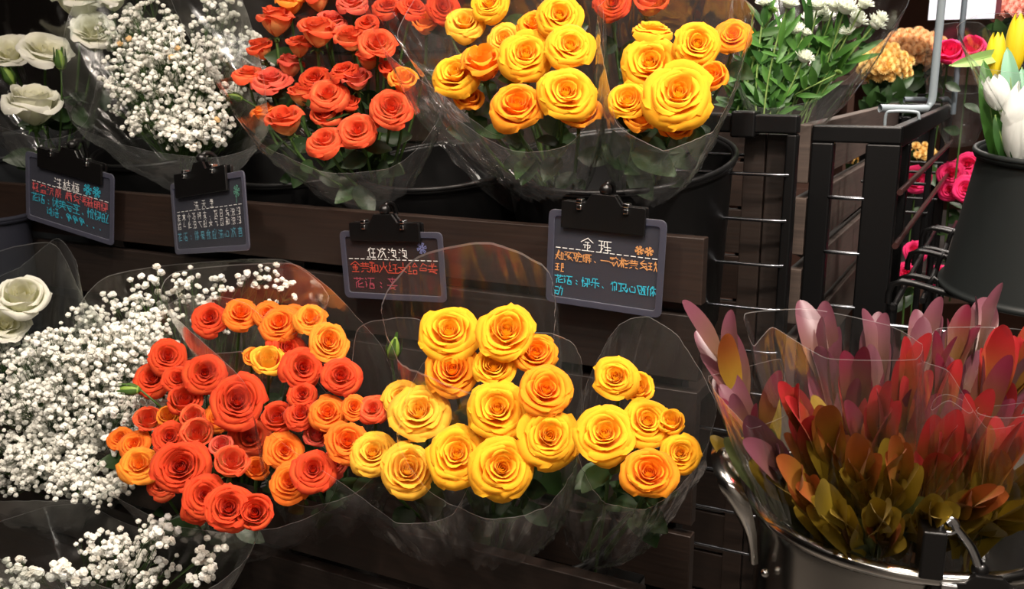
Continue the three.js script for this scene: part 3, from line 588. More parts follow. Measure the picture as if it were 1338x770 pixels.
bunch('yellow roses of the upper tier', 1.08, 110, 0.3, TZ, [
  [853, 40, 27, 'full', 'yellow', 'flat tilted yellow rose topmost in the right upper sleeve', 0.45, 0.02],
  [849, 81, 37, 'open', 'yellow', 'yellow rose with pointed petals left of centre in the right upper sleeve'],
  [911, 57, 28, 'open', 'yellow', 'yellow rose upper right in the right upper sleeve'],
  [887, 121, 44, 'open', 'yellow', 'largest brightest yellow rose of the upper tier, front of the right sleeve', 0, -0.03],
  [820, 130, 27, 'full', 'yellow', 'round yellow rose at the lower left of the right upper sleeve', 0, -0.01],
  [929, 103, 19, 'cup', 'gold', 'golden side-turned rose right behind the largest upper one', 0.2, 0.01],
  [834, 161, 20, 'cup', 'gold', 'shaded orange rose under the round lower left one', 0.2, 0.01],
  [882, 165, 22, 'cup', 'gold', 'shaded golden rose under the largest upper one', 0.2, 0.01],
  [800, 3, 22, 'spray', 'red', 'red-orange rose cut by the top edge between the upper sleeves', 0, 0.05],
  [848, 6, 22, 'cup', 'red', 'dark red-orange rose behind film above the flat yellow one', 0.1, 0.08],
  [957, 45, 22, 'spray', 'gold', 'dim golden rose behind the film at the right end of the upper tier', 0, 0.06],
], { leaves: 4 });
bud('yellowish green rosebud at the left edge of the coral roses', null, onW(318, 130, 1.1), 0.022, V(-0.9, 0.3, 0.2).normalize(), TK);
// white flowers
const TW = onW(75, 225, 1.17), TV = onW(20, 640, 0.985);
bunch('white lisianthus of the upper tier', 1.13, 90, 0.3, TW, [
  [14, 72, 29, 'ruffled', 'white', 'white ruffled lisianthus at the left edge of the upper tier', 0.1],
  [60, 70, 30, 'ruffled', 'white', 'white ruffled lisianthus with cream base, right of the edge one', 0.2],
  [44, 142, 30, 'cup', 'white', 'white cup-shaped lisianthus lowest, seen from its side', 0.35, -0.02],
  [103, 6, 26, 'cup', 'white', 'white lisianthus cut by the top edge', 0.3],
  [123, 44, 26, 'ruffled', 'white', 'white lisianthus dimmed by film beside the baby\'s breath', 0.1, 0.01],
  [148, 2, 17, 'cup', 'white', 'small greenish white lisianthus at the top edge over the baby\'s breath', 0.3, 0.02],
], { leaves: 4, category: 'lisianthus', name: 'lisianthus', up: 0.4 });
bud('green lisianthus bud right of the two white blooms', null, onW(80, 92, 1.12), 0.034, V(0.1, 0.95, 0.2).normalize(), TW, 'flower bud');
bud('pale green lisianthus bud under the white blooms at the left edge', null, onW(18, 112, 1.12), 0.034, V(-0.2, 0.9, 0.3).normalize(), TW, 'flower bud');
bunch('white roses of the lower tier', 0.9, 410, 0.3, TV, [
  [29, 391, 28, 'cup', 'white', 'white rose standing above the lower baby\'s breath', 0.12],
  [7, 424, 28, 'ruffled', 'white', 'white rose cut by the left edge, below the other white one', 0.1],
], { leaves: 2 });

// ---------------------------------------------------------------- baby's breath
babysBreath('big white baby\'s breath spray at the left of the upper tier', [
  [215, 115, 95, 75, 1.12, 0.06, 1100, 0.92], [185, 40, 60, 45, 1.18, 0.05, 360, 0.95], [290, 60, 45, 70, 1.2, 0.04, 280, 0.95], [245, 165, 80, 28, 1.1, 0.04, 240, 0.95], [330, 90, 30, 60, 1.22, 0.04, 40],
], onW(250, 240, 1.17), 200, { tan: 0.07 });
babysBreath('biggest white baby\'s breath spray at the left of the lower tier', [
  [95, 520, 100, 95, 0.88, 0.07, 1800, 0.86], [60, 600, 95, 42, 0.84, 0.05, 800, 0.86], [5, 570, 60, 80, 0.86, 0.05, 420, 0.86], [185, 560, 40, 60, 0.87, 0.04, 300, 0.86], [192, 470, 45, 70, 0.93, 0.03, 300, 0.86], [130, 420, 50, 30, 0.95, 0.03, 110, 0.86], [120, 630, 60, 22, 0.82, 0.04, 220, 0.86], [150, 470, 55, 50, 0.90, 0.04, 300, 0.86], [20, 470, 50, 45, 0.92, 0.04, 240, 0.86],
], onW(110, 670, 0.985), 260);
babysBreath('airy white baby\'s breath spray behind the orange roses', [
  [190, 400, 58, 46, 0.98, 0.04, 110, 0.95], [175, 430, 35, 30, 0.96, 0.03, 30, 1.05], [260, 395, 70, 40, 1.0, 0.03, 90, 0.9], [345, 380, 60, 24, 1.0, 0.03, 40, 0.9], [200, 375, 20, 22, 0.97, 0.02, 14, 1.1],
], onW(270, 640, 1.0), 130);
const TBB = onW(120, 860, 0.80);
{
  const b = bucket('black plastic bucket under the shaded bottom baby\'s breath', 120, 850, 0.74, 0.11, 0.22, 0.03);
  const s = rackThing('low_bench', 'low dark slatted bench under the bottom baby\'s breath', 'bench'), [u, y] = uyw(b.position), h = y - 0.222;
  for (let k = 0; k < 3; k++) board(s, u - 0.25, u + 0.3, h - 0.02, h, 0.62 + k * 0.075, 0.69 + k * 0.075, 'slat');
  for (const a of [u - 0.23, u + 0.27]) for (const w of [0.63, 0.82]) bar(s, a - 0.015, a + 0.015, 0, h - 0.0205, w - 0.012, w + 0.012, 'leg');
}
babysBreath('shaded baby\'s breath spray at the bottom, below the left orange roses', [
  [165, 730, 75, 55, 0.76, 0.05, 280, 0.85], [225, 700, 30, 28, 0.76, 0.03, 24], [265, 750, 22, 35, 0.76, 0.03, 30], [30, 762, 70, 20, 0.74, 0.03, 60], [75, 755, 40, 18, 0.70, 0.02, 34, 1.15],
], TBB, 110);

// ---------------------------------------------------------------- film sleeves
sleeve('clear film sleeve around the front orange spray roses', TA, 0.025, [[118, 612, 0.8], [215, 684, 0.77], [330, 694, 0.76], [425, 662, 0.8], [452, 560, 0.88], [392, 470, 0.907], [318, 396, 0.922], [232, 392, 0.922], [150, 470, 0.895]]);
sleeve('clear film sleeve around the right half of the orange spray roses', TB, 0.025, [[345, 622, 0.8], [398, 662, 0.79], [470, 640, 0.8], [520, 570, 0.85], [506, 470, 0.899], [468, 418, 0.918], [385, 346, 0.929], [230, 356, 0.929], [214, 398, 0.87], [318, 500, 0.80]]);
sleeve('clear film sleeve around the pale yellow roses of the lower tier', TL, 0.025, [[350, 556, 0.82], [460, 640, 0.78], [520, 682, 0.77], [590, 672, 0.78], [628, 580, 0.84], [600, 480, 0.895], [548, 418, 0.914], [470, 428, 0.914], [450, 500, 0.888]]);
sleeve('large clear film sleeve standing tall behind the middle yellow roses', TC, 0.03, [[520, 470, 0.86], [563, 492, 0.84], [640, 520, 0.84], [715, 500, 0.88], [724, 420, 0.91], [714, 352, 0.926], [640, 317, 0.937], [546, 336, 0.937], [499, 396, 0.918]], { hem: 0.008 });
sleeve('clear film sleeve around the front middle yellow roses', TC, 0.03, [[560, 640, 0.78], [640, 678, 0.77], [715, 660, 0.79], [752, 600, 0.82], [759, 470, 0.895], [725, 437, 0.907], [640, 440, 0.914], [552, 478, 0.85], [520, 570, 0.79]]);
sleeve('clear film sleeve with a round top around the lower right yellow roses', TR, 0.025, [[758, 600, 0.82], [790, 655, 0.78], [850, 662, 0.77], [908, 612, 0.8], [935, 530, 0.86], [890, 445, 0.903], [845, 414, 0.914], [805, 430, 0.91], [768, 500, 0.888]]);
sleeve('clear film sleeve around the lower baby\'s breath and white roses', onW(60, 672, 0.985), 0.03, [[-50, 640, 0.8], [40, 654, 0.78], [128, 646, 0.79], [205, 570, 0.84], [178, 468, 0.899], [110, 392, 0.922], [66, 318, 0.937], [-40, 350, 0.937], [-90, 500, 0.895]], { mat: M.hazeFilm });
sleeve('pale film flap folded behind the white rose at the left edge', onW(40, 640, 1.0), 0.03, [[10, 440, 0.903], [60, 432, 0.903], [108, 420, 0.91], [100, 345, 0.933], [74, 312, 1.04], [28, 348, 0.937], [-30, 380, 0.933]], { mat: M.hazeFilm });
sleeve('clear film sleeve around the airy baby\'s breath behind the orange roses', onW(260, 660, 1.0), 0.03, [[140, 520, 0.888], [240, 470, 0.895], [360, 450, 0.907], [430, 390, 0.929], [370, 340, 1.05], [250, 344, 1.05], [140, 362, 0.937], [96, 420, 0.918]]);
sleeve('hazy film sleeve around the bottom baby\'s breath', TBB, 0.03, [[-40, 700, 0.7], [10, 735, 0.66], [110, 758, 0.65], [230, 790, 0.66], [312, 740, 0.72], [336, 690, 0.8], [250, 668, 0.82], [180, 690, 0.83], [110, 660, 0.84], [56, 664, 0.84]], { mat: M.hazeFilm });
// upper tier
sleeve('clear film sleeve around the white lisianthus', TW, 0.03, [[-60, 120, 1.04], [-10, 160, 1.02], [60, 182, 1.01], [112, 160, 1.03], [130, 60, 1.108], [100, -30, 1.14], [0, -40, 1.148], [-70, 30, 1.12]]);
sleeve('clear film sleeve around the upper baby\'s breath', onW(250, 240, 1.17), 0.035, [[82, 110, 1.06], [100, 165, 1.03], [190, 196, 1.02], [290, 205, 1.02], [350, 170, 1.05], [330, 40, 1.128], [280, -60, 1.16], [150, -70, 1.16], [90, 20, 1.12]], { mat: M.hazeFilm });
sleeve('clear film sleeve around the coral roses', TK, 0.04, [[308, 150, 1.0], [345, 190, 1.01], [430, 226, 1.0], [520, 215, 1.01], [575, 150, 1.06], [590, 20, 1.124], [540, -80, 1.156], [380, -80, 1.156], [222, -20, 1.06]]);
sleeve('clear film sleeve around the left upper yellow roses', TY, 0.03, [[556, 100, 1.06], [590, 150, 1.03], [668, 196, 1.0], [740, 190, 1.0], [784, 130, 1.05], [786, 10, 1.116], [740, -70, 1.14], [600, -70, 1.14], [520, 40, 1.112]]);
sleeve('wide clear film sleeve slanting between the coral and yellow roses', onW(690, 262, 1.19), 0.03, [[500, 62, 1.05], [580, 126, 1.03], [650, 176, 1.03], [700, 140, 1.08], [700, -20, 1.132], [560, -80, 1.148], [470, -30, 1.12]]);
sleeve('clear film sleeve with a pointed corner around the right upper yellow roses', TZ, 0.03, [[786, 60, 1.06], [806, 160, 1.02], [866, 196, 1.0], [930, 172, 1.02], [960, 110, 1.06], [986, 14, 1.108], [930, -30, 1.132], [830, -30, 1.132], [782, 10, 1.108]], { round: 0.2, hem: 0.008 });

// ---------------------------------------------------------------- chrysanthemum spray, upper right
function pompom(parent, p, R, axis, mat, n = 3) {
  const g = M.pomGeo ||= (() => {
    const list = [], seedp = [];
    for (let L = 0; L < 4; L++) { const m = [6, 10, 14, 16][L], el = [1.25, 0.85, 0.45, 0.12][L]; for (let k = 0; k < m; k++) seedp.push([el, k / m * 6.283 + L]); }
    for (const [el, a] of seedp) list.push(grid(2, 3, (u, v) => { const w = (u - 0.5) * 0.3 * Math.sin(v * 2.2 + 0.5), rad = 0.15 + 0.85 * v, e = el + 0.25 * v * v, r = rad * Math.cos(e), y = rad * Math.sin(e) * 0.8 + 0.05; return V(r * Math.cos(a) - w * Math.sin(a), y, r * Math.sin(a) + w * Math.cos(a)); }));
    const core = new THREE.SphereGeometry(0.5, 12, 8); core.scale(1, 0.6, 1);
    return mergeGeometries([...list, core]);
  })();
  const m = mesh('bloom', g, mat, parent); m.position.copy(p); m.quaternion.setFromUnitVectors(UP, axis); m.scale.setScalar(R); return m;
}
const whitePom = new THREE.MeshPhysicalMaterial({ color: 0xf2f6ea, roughness: 0.8, transmission: 0.2, thickness: 0, side: THREE.DoubleSide });
function chrysSpray(label, heads, wd, tie, group, mat, leafN, size) {
  const t = thing('chrysanthemum', label, 'chrysanthemum', tie, group);
  for (const [px, py, r, dx = 0.2] of heads) {
    const P = onW(px, py, wd + rr(-0.02, 0.02)), R = 1.5 * r * pxScale(P), ax = V(dx, 0.85, 0.35).normalize();
    pompom(t, P.clone().sub(tie), R, ax, mat);
    const e = V(rr(-0.03, 0.03), 0, rr(-0.02, 0.02)), q = P.clone().sub(tie);
    const stem = mesh('stem', new THREE.TubeGeometry(new THREE.QuadraticBezierCurve3(q.clone().addScaledVector(ax, -0.1 * R), q.clone().lerp(e, 0.5).add(V(rr(-0.015, 0.015), 0, 0)), e), 10, 0.0014, 5), M.paleStem, t);
    for (let k = 0; k < leafN; k++) { const s = rr(0.15, 0.85), p = q.clone().lerp(e, s).add(tie); placeLeaf(stem, NARROW[k % 3], M.brightLeaf[Math.floor(rnd() * 3)], p, V(rr(-1, 1), rr(0, 1.4), rr(-0.4, 0.8)), EYEP.clone().sub(p).add(V(rr(-0.8, 0.8), rr(0, 1), 0)), rr(0.45, 0.95)); }
  }
  return t;
}
const TG = onW(1030, 168, 1.52);
chrysSpray('white pompon chrysanthemum spray, its blooms crowding the upper right of the green foliage', [[1104, 12, 13, 0.3], [1068, 8, 12, -0.1], [1076, 22, 11, 0.1], [1090, 10, 11], [1118, 28, 12, 0.5], [1143, 32, 11, 0.7], [1108, 42, 8, -0.4], [1057, 28, 10], [1128, 6, 10, 0.4], [1150, 24, 8, 0.7]], 1.5, TG, 'white chrysanthemum sprays', whitePom, 13, 1);
chrysSpray('white chrysanthemum spray with one low bloom amid the green stems', [[1050, 77, 10, 0.3], [1040, 40, 9, -0.3], [1030, 6, 10], [1052, 44, 6], [1000, 4, 9, -0.3]], 1.46, TG.clone().add(V(-0.03, 0, 0.03)), 'white chrysanthemum sprays', whitePom, 16, 1);
chrysSpray('green budding chrysanthemum spray right of the upper yellow roses', [[985, 78, 4], [1000, 40, 4], [1012, 66, 4], [974, 112, 4], [1010, 15, 5], [984, 20, 4], [1095, 96, 4]], 1.47, TG.clone().add(V(-0.07, 0, 0.0)), null, M.paleStem, 18, 1);
sleeve('clear film sleeve around the green chrysanthemum foliage', TG, 0.04, [[952, 60, 1.40], [985, 138, 1.37], [1060, 132, 1.38], [1120, 90, 1.42], [1188, -6, 1.50], [1120, -60, 1.6], [1000, -60, 1.6], [960, -10, 1.5]]);

// ---------------------------------------------------------------- far flowers
const peachPom = new THREE.MeshPhysicalMaterial({ color: 0xfbd09a, roughness: 0.8, transmission: 0.2, thickness: 0, side: THREE.DoubleSide });
const amberPom = new THREE.MeshPhysicalMaterial({ color: 0xf5d384, roughness: 0.8, transmission: 0.2, thickness: 0, side: THREE.DoubleSide });
const pinkPom = new THREE.MeshPhysicalMaterial({ color: 0xf0b2a0, roughness: 0.8, transmission: 0.2, thickness: 0, side: THREE.DoubleSide });
function farCluster(label, px, py, rx, ry, z, n, r, mat) {
  const T = at(px, py + ry * 2.2, z + 0.1), heads = [], t = thing('chrysanthemum', label, 'chrysanthemum', T);
  for (let k = 0; k < n; k++) {
    const f = (k + 0.5) / n, a = k * 2.39996, q = Math.sqrt(f);
    const P = at(px + rx * q * Math.cos(a), py + ry * q * Math.sin(a), z + 0.08 * q * q + rr(-0.01, 0.01)), R = r * z / F * rr(0.85, 1.15);
    const ax = V(Math.cos(a) * q * 0.6, 0.5 - Math.sin(a) * q * 0.5, 0.8).normalize();
    pompom(t, P.clone().sub(T), R, ax, mat);
    mesh('stem', rodGeo(V(rr(-0.03, 0.03), 0, 0), P.clone().sub(T).addScaledVector(ax, -0.1 * R), 0.0016, 4), M.stem, t);
  }
  const foot = at(1200, 330, 2.5).y, ph = T.y - foot;
  if (ph > 0.02) { const pot = thing('flower_pot', 'dark pot under the ' + label.replace(/ (at the back|seen through|glimpsed|at the top).*/, ''), 'pot', V(T.x, foot, T.z)); mesh('body', new THREE.LatheGeometry([[0.001, 0], [0.05, 0], [0.062, ph], [0.058, ph], [0.046, 0.005], [0.001, 0.005]].map((p) => new THREE.Vector2(...p)), 24), M.blackPlastic, pot); mesh('rim', new THREE.TorusGeometry(0.061, 0.003, 8, 32).rotateX(Math.PI / 2).translate(0, ph, 0), M.blackPlastic, pot); }
  for (let k = 0; k < 26; k++) { const p = at(px + rr(-0.8, 0.8) * rx, py + ry * rr(0.9, 2.0), z + 0.04); placeLeaf(t, LEAVES[k % 3], M.leaf[k % 3], p, V(rr(-1, 1), rr(-0.3, 1), 0.3), EYEP.clone().sub(p), rr(0.6, 1.2)); }
}
farCluster('amber chrysanthemum cluster at the back, lower left of the peach one', 1158, 88, 32, 30, 2.35, 52, 8, amberPom);
farCluster('peach orange chrysanthemum cluster at the back behind the grey pole', 1195, 66, 42, 26, 2.5, 64, 8, peachPom);
farCluster('pale yellow chrysanthemum cluster seen through the rack frame', 1202, 200, 22, 18, 2.55, 26, 6, amberPom);
farCluster('small yellow chrysanthemum cluster glimpsed inside the black rack frame', 1128, 210, 14, 14, 2.9, 14, 6, amberPom);
farCluster('pale pink fluffy chrysanthemum cluster at the top right corner', 1330, 14, 36, 22, 2.3, 50, 8, pinkPom);
bunch('hot pink roses at the back', 0, 0, 0, at(1240, 300, 2.4), [], {});
for (const [px, py, r, z, label, form] of [
  [1238, 82, 25, 2.1, 'bright hot pink bloom at the back, right of the grey pole', 'cup'],
  [1266, 78, 24, 2.15, 'hot pink bloom dimmed by the tulips\' film', 'cup'],
  [1197, 236, 19, 2.3, 'hot pink rose left behind the black rack posts', 'spray'],
  [1243, 229, 17, 2.3, 'hot pink rose left of the uppermost pink one by the tulip bucket', 'spray'],
  [1264, 216, 17, 2.32, 'uppermost hot pink rose by the tulip bucket', 'spray'],
  [1263, 250, 20, 2.25, 'lowest large hot pink rose beside the tulip bucket', 'open'],
  [1240, 250, 14, 2.3, 'small hot pink rose left of the lowest large one', 'spray'],
  [1278, 233, 16, 2.3, 'hot pink rose partly behind the tulip bucket', 'spray'],
  [1196, 330, 16, 2.1, 'hot pink rose seen low between the shelf wires', 'spray'],
  [1184, 358, 15, 2.0, 'hot pink rose glimpsed lower left under the shelf wires', 'spray'],
  [1227, 362, 16, 2.0, 'hot pink rose glimpsed under the wires near the tulip bucket', 'spray'],
]) { const P = at(px, py, z), ax = EYEP.clone().sub(P).normalize().addScaledVector(UP, form === 'cup' ? 0.9 : 0.3).normalize(); rose(label, 'hot pink roses at the back', P, r * z / F, ax, form, 'pink', P.clone().add(V(0.02, -0.28, -0.05)), { leaves: 2 }); }
sleeve('film sleeve around the hot pink blooms at the back', at(1255, 190, 2.2), 0.03, [[1210, 70, 2.62], [1235, 118, 2.58], [1285, 118, 2.6], [1300, 60, 2.66], [1280, 30, 2.75], [1225, 34, 2.75]].map(([a, b]) => [a, b, uyw(at(a, b, 2.15))[2]]), { n: 40, m: 16 });
{ // far shelving
  const t = thing('back_shelf', 'blurred dark brown shelf along the far wall', 'shelf', V(1.5, 0, -4.6));
  const m = std(0x54392e, 0.7);
  for (let k = 0; k < 4; k++) mesh('shelf_board', boxAt(-1.6, 1.6, 0.5 + k * 0.5, 0.54 + k * 0.5, -0.2, 0.25), m, t);
  for (const x of [-1.6, 0, 1.57]) mesh('upright', boxAt(x, x + 0.03, 0, 2.2, -0.2, 0.24), m, t);
  mesh('back_board', boxAt(-1.6, 1.6, 0.02, 2.2, -0.23, -0.201), std(0x6d4a3c, 0.8), t);
  const s = thing('flower_stand', 'low dark stand under the far flowers', 'stand', at(1200, 330, 2.55).setY(0));
  const h = at(1200, 330, 2.5).y;
  mesh('top', boxAt(-0.32, 0.55, h - 0.02, h, -0.75, 0.3), M.wood[1], s);
  for (const [x, z] of [[-0.3, -0.73], [0.53, -0.73], [-0.3, 0.28], [0.53, 0.28]]) mesh('leg', boxAt(x - 0.015, x + 0.015, 0, h - 0.021, z - 0.015, z + 0.015), M.blackMetal, s);
}

// ---------------------------------------------------------------- tulips
const zT = 1.22, TT = at(1384, 240, zT + 0.03);
bucket('tall black flared bucket holding the tulips at the right edge', 1397, 197, uyw(at(1392, 197, zT))[2], 0.105, 0.185, 0.1, { taper: 1.26, baseRing: true, mat: M.tulipBucket });
const tulipMat = { yellow: new THREE.MeshPhysicalMaterial({ color: 0xf2dc12, roughness: 0.6, transmission: 0.35, thickness: 0, side: THREE.DoubleSide }), white: new THREE.MeshPhysicalMaterial({ color: 0xf0f2ee, roughness: 0.6, transmission: 0.35, thickness: 0, side: THREE.DoubleSide }) };
function tulip(label, px, py, w, h, col, dz, lean = 0) {
  const P = at(px, py + h / 2, zT + dz), s = pxScale(P), t = thing('tulip', label, 'tulip', P, null);
  t.rotation.z = lean; const L = h * s, R = w / 2 * s;
  for (let k = 0; k < 6; k++) {
    const a0 = k / 6 * 6.283 + (k % 2) * 0.1, out = k % 2 ? 1 : 0.9;
    mesh('petal', grid(6, 9, (uu, v) => { const u = uu * 2 - 1, vm = v * (1 - 0.18 * u * u), r = R * out * Math.max(0.06, Math.sin(Math.min(1, vm * 0.93 + 0.05) * Math.PI * 0.94) ** 0.55) * (1 - 0.10 * u * u * v), a = a0 + u * (0.85 * Math.sin(Math.min(1, vm * 0.9 + 0.1) * 2.9) ** 0.7 + 0.05); return V(r * Math.cos(a), L * vm, r * Math.sin(a)); }), tulipMat[col], t);
  }
  mesh('stem', new THREE.TubeGeometry(new THREE.QuadraticBezierCurve3(V(0, 0.002, 0), V(0, -0.02, 0), local(t, TT.clone().add(V(rr(-0.02, 0.02), -0.06, 0)))), 10, 0.0034, 8), M.paleStem, t);
  return t;
}
tulip('yellow tulip leftmost, slightly lower than the other yellow ones', 1297, 76, 25, 64, 'yellow', 0.03);
tulip('tall yellow tulip second from the left', 1323, 58, 28, 76, 'yellow', 0.05, -0.03);
tulip('yellow tulip cut by the right edge', 1349, 64, 28, 76, 'yellow', 0.04);
tulip('small white tulip bud above the big white one', 1307, 120, 32, 46, 'white', -0.03, 0.3);
tulip('big white tulip at the right edge, front of the bucket', 1328, 158, 52, 100, 'white', -0.035, -0.04);
const tl = (label, px0, py0, px1, py1, w, dz, mat) => {
  const A = at(px0, py0, zT + dz), B = at(px1, py1, zT + dz - 0.02), d = B.clone().sub(A), L = d.length(), t = thing('tulip_leaf', label, 'leaf', A);
  const y = d.clone().normalize(), f = EYEP.clone().sub(A), x = new THREE.Vector3().crossVectors(y, f).normalize(), z = new THREE.Vector3().crossVectors(x, y);
  const W = w * pxScale(A) / 2;
  const g = grid(6, 14, (uu, v) => { const u = uu * 2 - 1, ww = W * (0.5 + 0.5 * Math.sin(v * 2.4)) * Math.max(0, 1 - v ** 3) ** 0.6; return x.clone().multiplyScalar(u * ww).addScaledVector(y, L * v).addScaledVector(z, Math.abs(u) * ww * 0.5 + L * 0.12 * Math.sin(v * 3.1)); });
  mesh('blade', g, mat, t); mesh('midrib', tube([A, A.clone().lerp(B, 0.5).addScaledVector(z, L * 0.115), B].map((p) => p.clone().sub(A)), 0.0012, 12, 5), M.paleStem, t);
};
tl('broad green tulip leaf at the left, below the yellow tulips', 1304, 212, 1285, 78, 28, 0.01, M.brightLeaf[0]);
tl('pale green tulip leaf pointing left out of the film', 1312, 70, 1240, 86, 20, 0.03, std(0x9cc070, 0.5));
tl('grey green tulip leaf between the yellow and white tulips', 1326, 160, 1316, 62, 26, 0.03, std(0x7fae92, 0.5));
tl('bright green tulip leaf low beside the big white tulip', 1318, 215, 1300, 150, 20, -0.02, M.brightLeaf[1]);
tl('grey green tulip leaf at the right edge behind the big white tulip', 1344, 200, 1335, 88, 26, 0.03, std(0x7fae92, 0.5));
sleeve('clear film sleeve around the tulips', TT, 0.03, [[1258, 60, zT - 0.06], [1290, 90, zT - 0.1], [1400, 96, zT - 0.1], [1470, 50, zT], [1440, 14, zT + 0.1], [1350, 18, zT + 0.1], [1284, 18, zT + 0.06], [1252, 34, zT]].map(([a, b, z]) => [a, b, uyw(at(a, b, z))[2]]), { bulge: 0.02 });

// ---------------------------------------------------------------- steel pail with leucadendron
const PZ = 0.87, PC = at(1180, 660, PZ), PR = 0.133, PH = 0.34;
{
  const t = thing('steel_pail', 'polished stainless steel pail full of red leucadendron at the bottom right', 'pail', PC);
  mesh('body', new THREE.LatheGeometry([[0.001, -PH], [PR * 0.93, -PH], [PR * 0.94, -PH + 0.004], [PR - 0.004, -0.018], [PR - 0.002, -0.010], [PR - 0.0045, -0.008], [PR * 0.92, -PH + 0.006], [0.001, -PH + 0.006]].map((p) => new THREE.Vector2(...p)), 96), M.steel, t);
  mesh('rolled_rim', new THREE.TorusGeometry(PR, 0.0062, 12, 96).rotateX(Math.PI / 2), M.steel, t);
  // strap handle at the left
  const dir = V(-0.97, 0, 0.24).normalize(), side = V(0.93, -0.12, 0.34).normalize();
  const c = new THREE.CatmullRomCurve3([[985, 735, 0.862], [981, 700, 0.852], [968, 664, 0.838], [954, 634, 0.838], [946, 606, 0.852], [949, 585, 0.870], [962, 575, 0.886], [976, 588, 0.892]].map((p) => local(t, at(...p))));
  mesh('handle', grid(8, 48, (u, v) => { const p = c.getPoint(v), tn = c.getTangent(v), nrm = new THREE.Vector3().crossVectors(side, tn).normalize(), w = (u - 0.5) * (0.008 + 0.015 * smooth(0.05, 0.4, v)); return p.addScaledVector(side, w).addScaledVector(nrm, 0.004 * (1 - (2 * u - 1) ** 2)); }), M.steel, t);
  for (const y of [-0.05, -0.075]) { const g = new THREE.SphereGeometry(0.004, 10, 8); const p = dir.clone().multiplyScalar(PR + 0.002); g.translate(p.x, y, p.z); mesh('rivet', g, M.steel, t); }
  const pl = thing('low_table', 'black low table under the steel pail', 'table', V(PC.x, 0, PC.z));
  const h = PC.y - PH;
  mesh('table_top', boxAt(-0.2, 0.3, h - 0.025, h, -0.2, 0.2), M.blackMetal, pl);
  for (const [x, z] of [[-0.18, -0.18], [0.28, -0.18], [-0.18, 0.18], [0.28, 0.18]]) mesh('leg', boxAt(x - 0.015, x + 0.015, 0, h - 0.026, z - 0.015, z + 0.015), M.blackMetal, pl);
}
const LC = { red: [[0.20, 0.10, 0.01], [0.42, 0.022, 0.026]], burgundy: [[0.15, 0.07, 0.015], [0.15, 0.012, 0.03]], mauve: [[0.17, 0.09, 0.05], [0.17, 0.05, 0.075]], rust: [[0.32, 0.20, 0.018], [0.34, 0.085, 0.018]], olive: [[0.36, 0.25, 0.015], [0.27, 0.18, 0.018]], green: [[0.09, 0.12, 0.05], [0.11, 0.13, 0.045]] };
const bladeCache = {};
function blade(col, v) {
  return bladeCache[col + v] ||= grid(4, 12, (uu, t) => { const s = Math.sin(t * Math.PI / 2), u = uu * 2 - 1, ww = 0.148 * (0.25 + 0.75 * smooth(0, 0.55, s)) * Math.sqrt(Math.max(0.0001, 1 - Math.max(0, (s - 0.55) / 0.45) ** 2)); return V(u * ww, s, 0.18 * u * u * ww + (0.04 + 0.05 * v) * Math.sin(s * 3)); },
    (uu, s) => mix(LC[col][0], LC[col][1], smooth(0.1, 0.7, s)));
}
M.bract = new THREE.MeshPhysicalMaterial({ vertexColors: true, roughness: 0.38, transmission: 0.3, thickness: 0, side: THREE.DoubleSide });
function leucadendron(label, px, py, z, lenPx, cols, o = {}) {
  const head = at(px, py + 6, z), base = o.base || PC.clone().add(V((px - 1192) * 0.00030, -0.06, rr(-0.04, 0.05)));
  const t = thing('leucadendron', label, 'leucadendron', base, 'leucadendron stems in the steel pail');
  const axis = head.clone().sub(base).normalize(), len = head.distanceTo(base), L = lenPx * 1.22 * z / F;
  mesh('stem', tube([V(0, 0, 0), head.clone().sub(base).multiplyScalar(0.5).add(V(rr(-0.006, 0.006), 0, 0)), head.clone().sub(base)], 0.0024, 12, 6), std(0x6b4a2c, 0.6), t);
  const n = o.n ?? 17, toEye = EYEP.clone().sub(head).normalize();
  for (let k = 0; k < n; k++) {
    const f = k / (n - 1), a = k * 2.39996 + px, s = 0.88 - 0.72 * (1 - f), p = base.clone().addScaledVector(axis, len * s);
    const out = V(Math.cos(a), 0, Math.sin(a)), spread = ((o.spread ?? 0.10) + 0.16 * (1 - f)) * rr(0.5, 1.3), d = axis.clone().addScaledVector(out, spread).normalize();
    const col = cols[Math.min(cols.length - 1, Math.floor((1 - f) * cols.length))], v = k % 2;
    p.addScaledVector(out, 0.004 + 0.006 * (1 - f));
    placeLeaf(t, blade(col, v), M.bract, p, d, toEye.clone().multiplyScalar(rr(0.3, 1.2)).addScaledVector(out, -0.8), L * rr(0.85, 1.25), 'bract');
  }
  return t;
}
const C1 = ['red', 'red', 'rust', 'olive', 'olive'], C2 = ['burgundy', 'red', 'burgundy', 'rust', 'olive'], C3 = ['mauve', 'mauve', 'burgundy', 'mauve', 'olive', 'green'], C4 = ['rust', 'rust', 'olive', 'olive', 'green'];
leucadendron('dusky leucadendron stem sticking out alone left above the steel pail', 946, 455, 0.86, 78, ['mauve', 'rust', 'mauve', 'burgundy', 'olive'], { n: 11, spread: 0.36, base: PC.clone().add(V(-0.12, 0.0, 0.02)) });
leucadendron('mauve leucadendron stem left inside the pail, below the lone one', 975, 560, 0.84, 80, ['mauve', 'burgundy', 'olive', 'green'], { n: 10, base: PC.clone().add(V(-0.115, -0.01, 0.03)) });
leucadendron('red-tipped leucadendron stem leftmost in the tall clear sleeve', 1052, 545, 0.80, 92, C1);
leucadendron('rust and olive leucadendron stem at the centre of the tall sleeve', 1088, 570, 0.78, 92, C4);
leucadendron('red leucadendron stem at the back of the tall sleeve', 1118, 520, 0.84, 88, C2);
leucadendron('bright red leucadendron stem right in the tall sleeve', 1150, 550, 0.81, 92, C1);
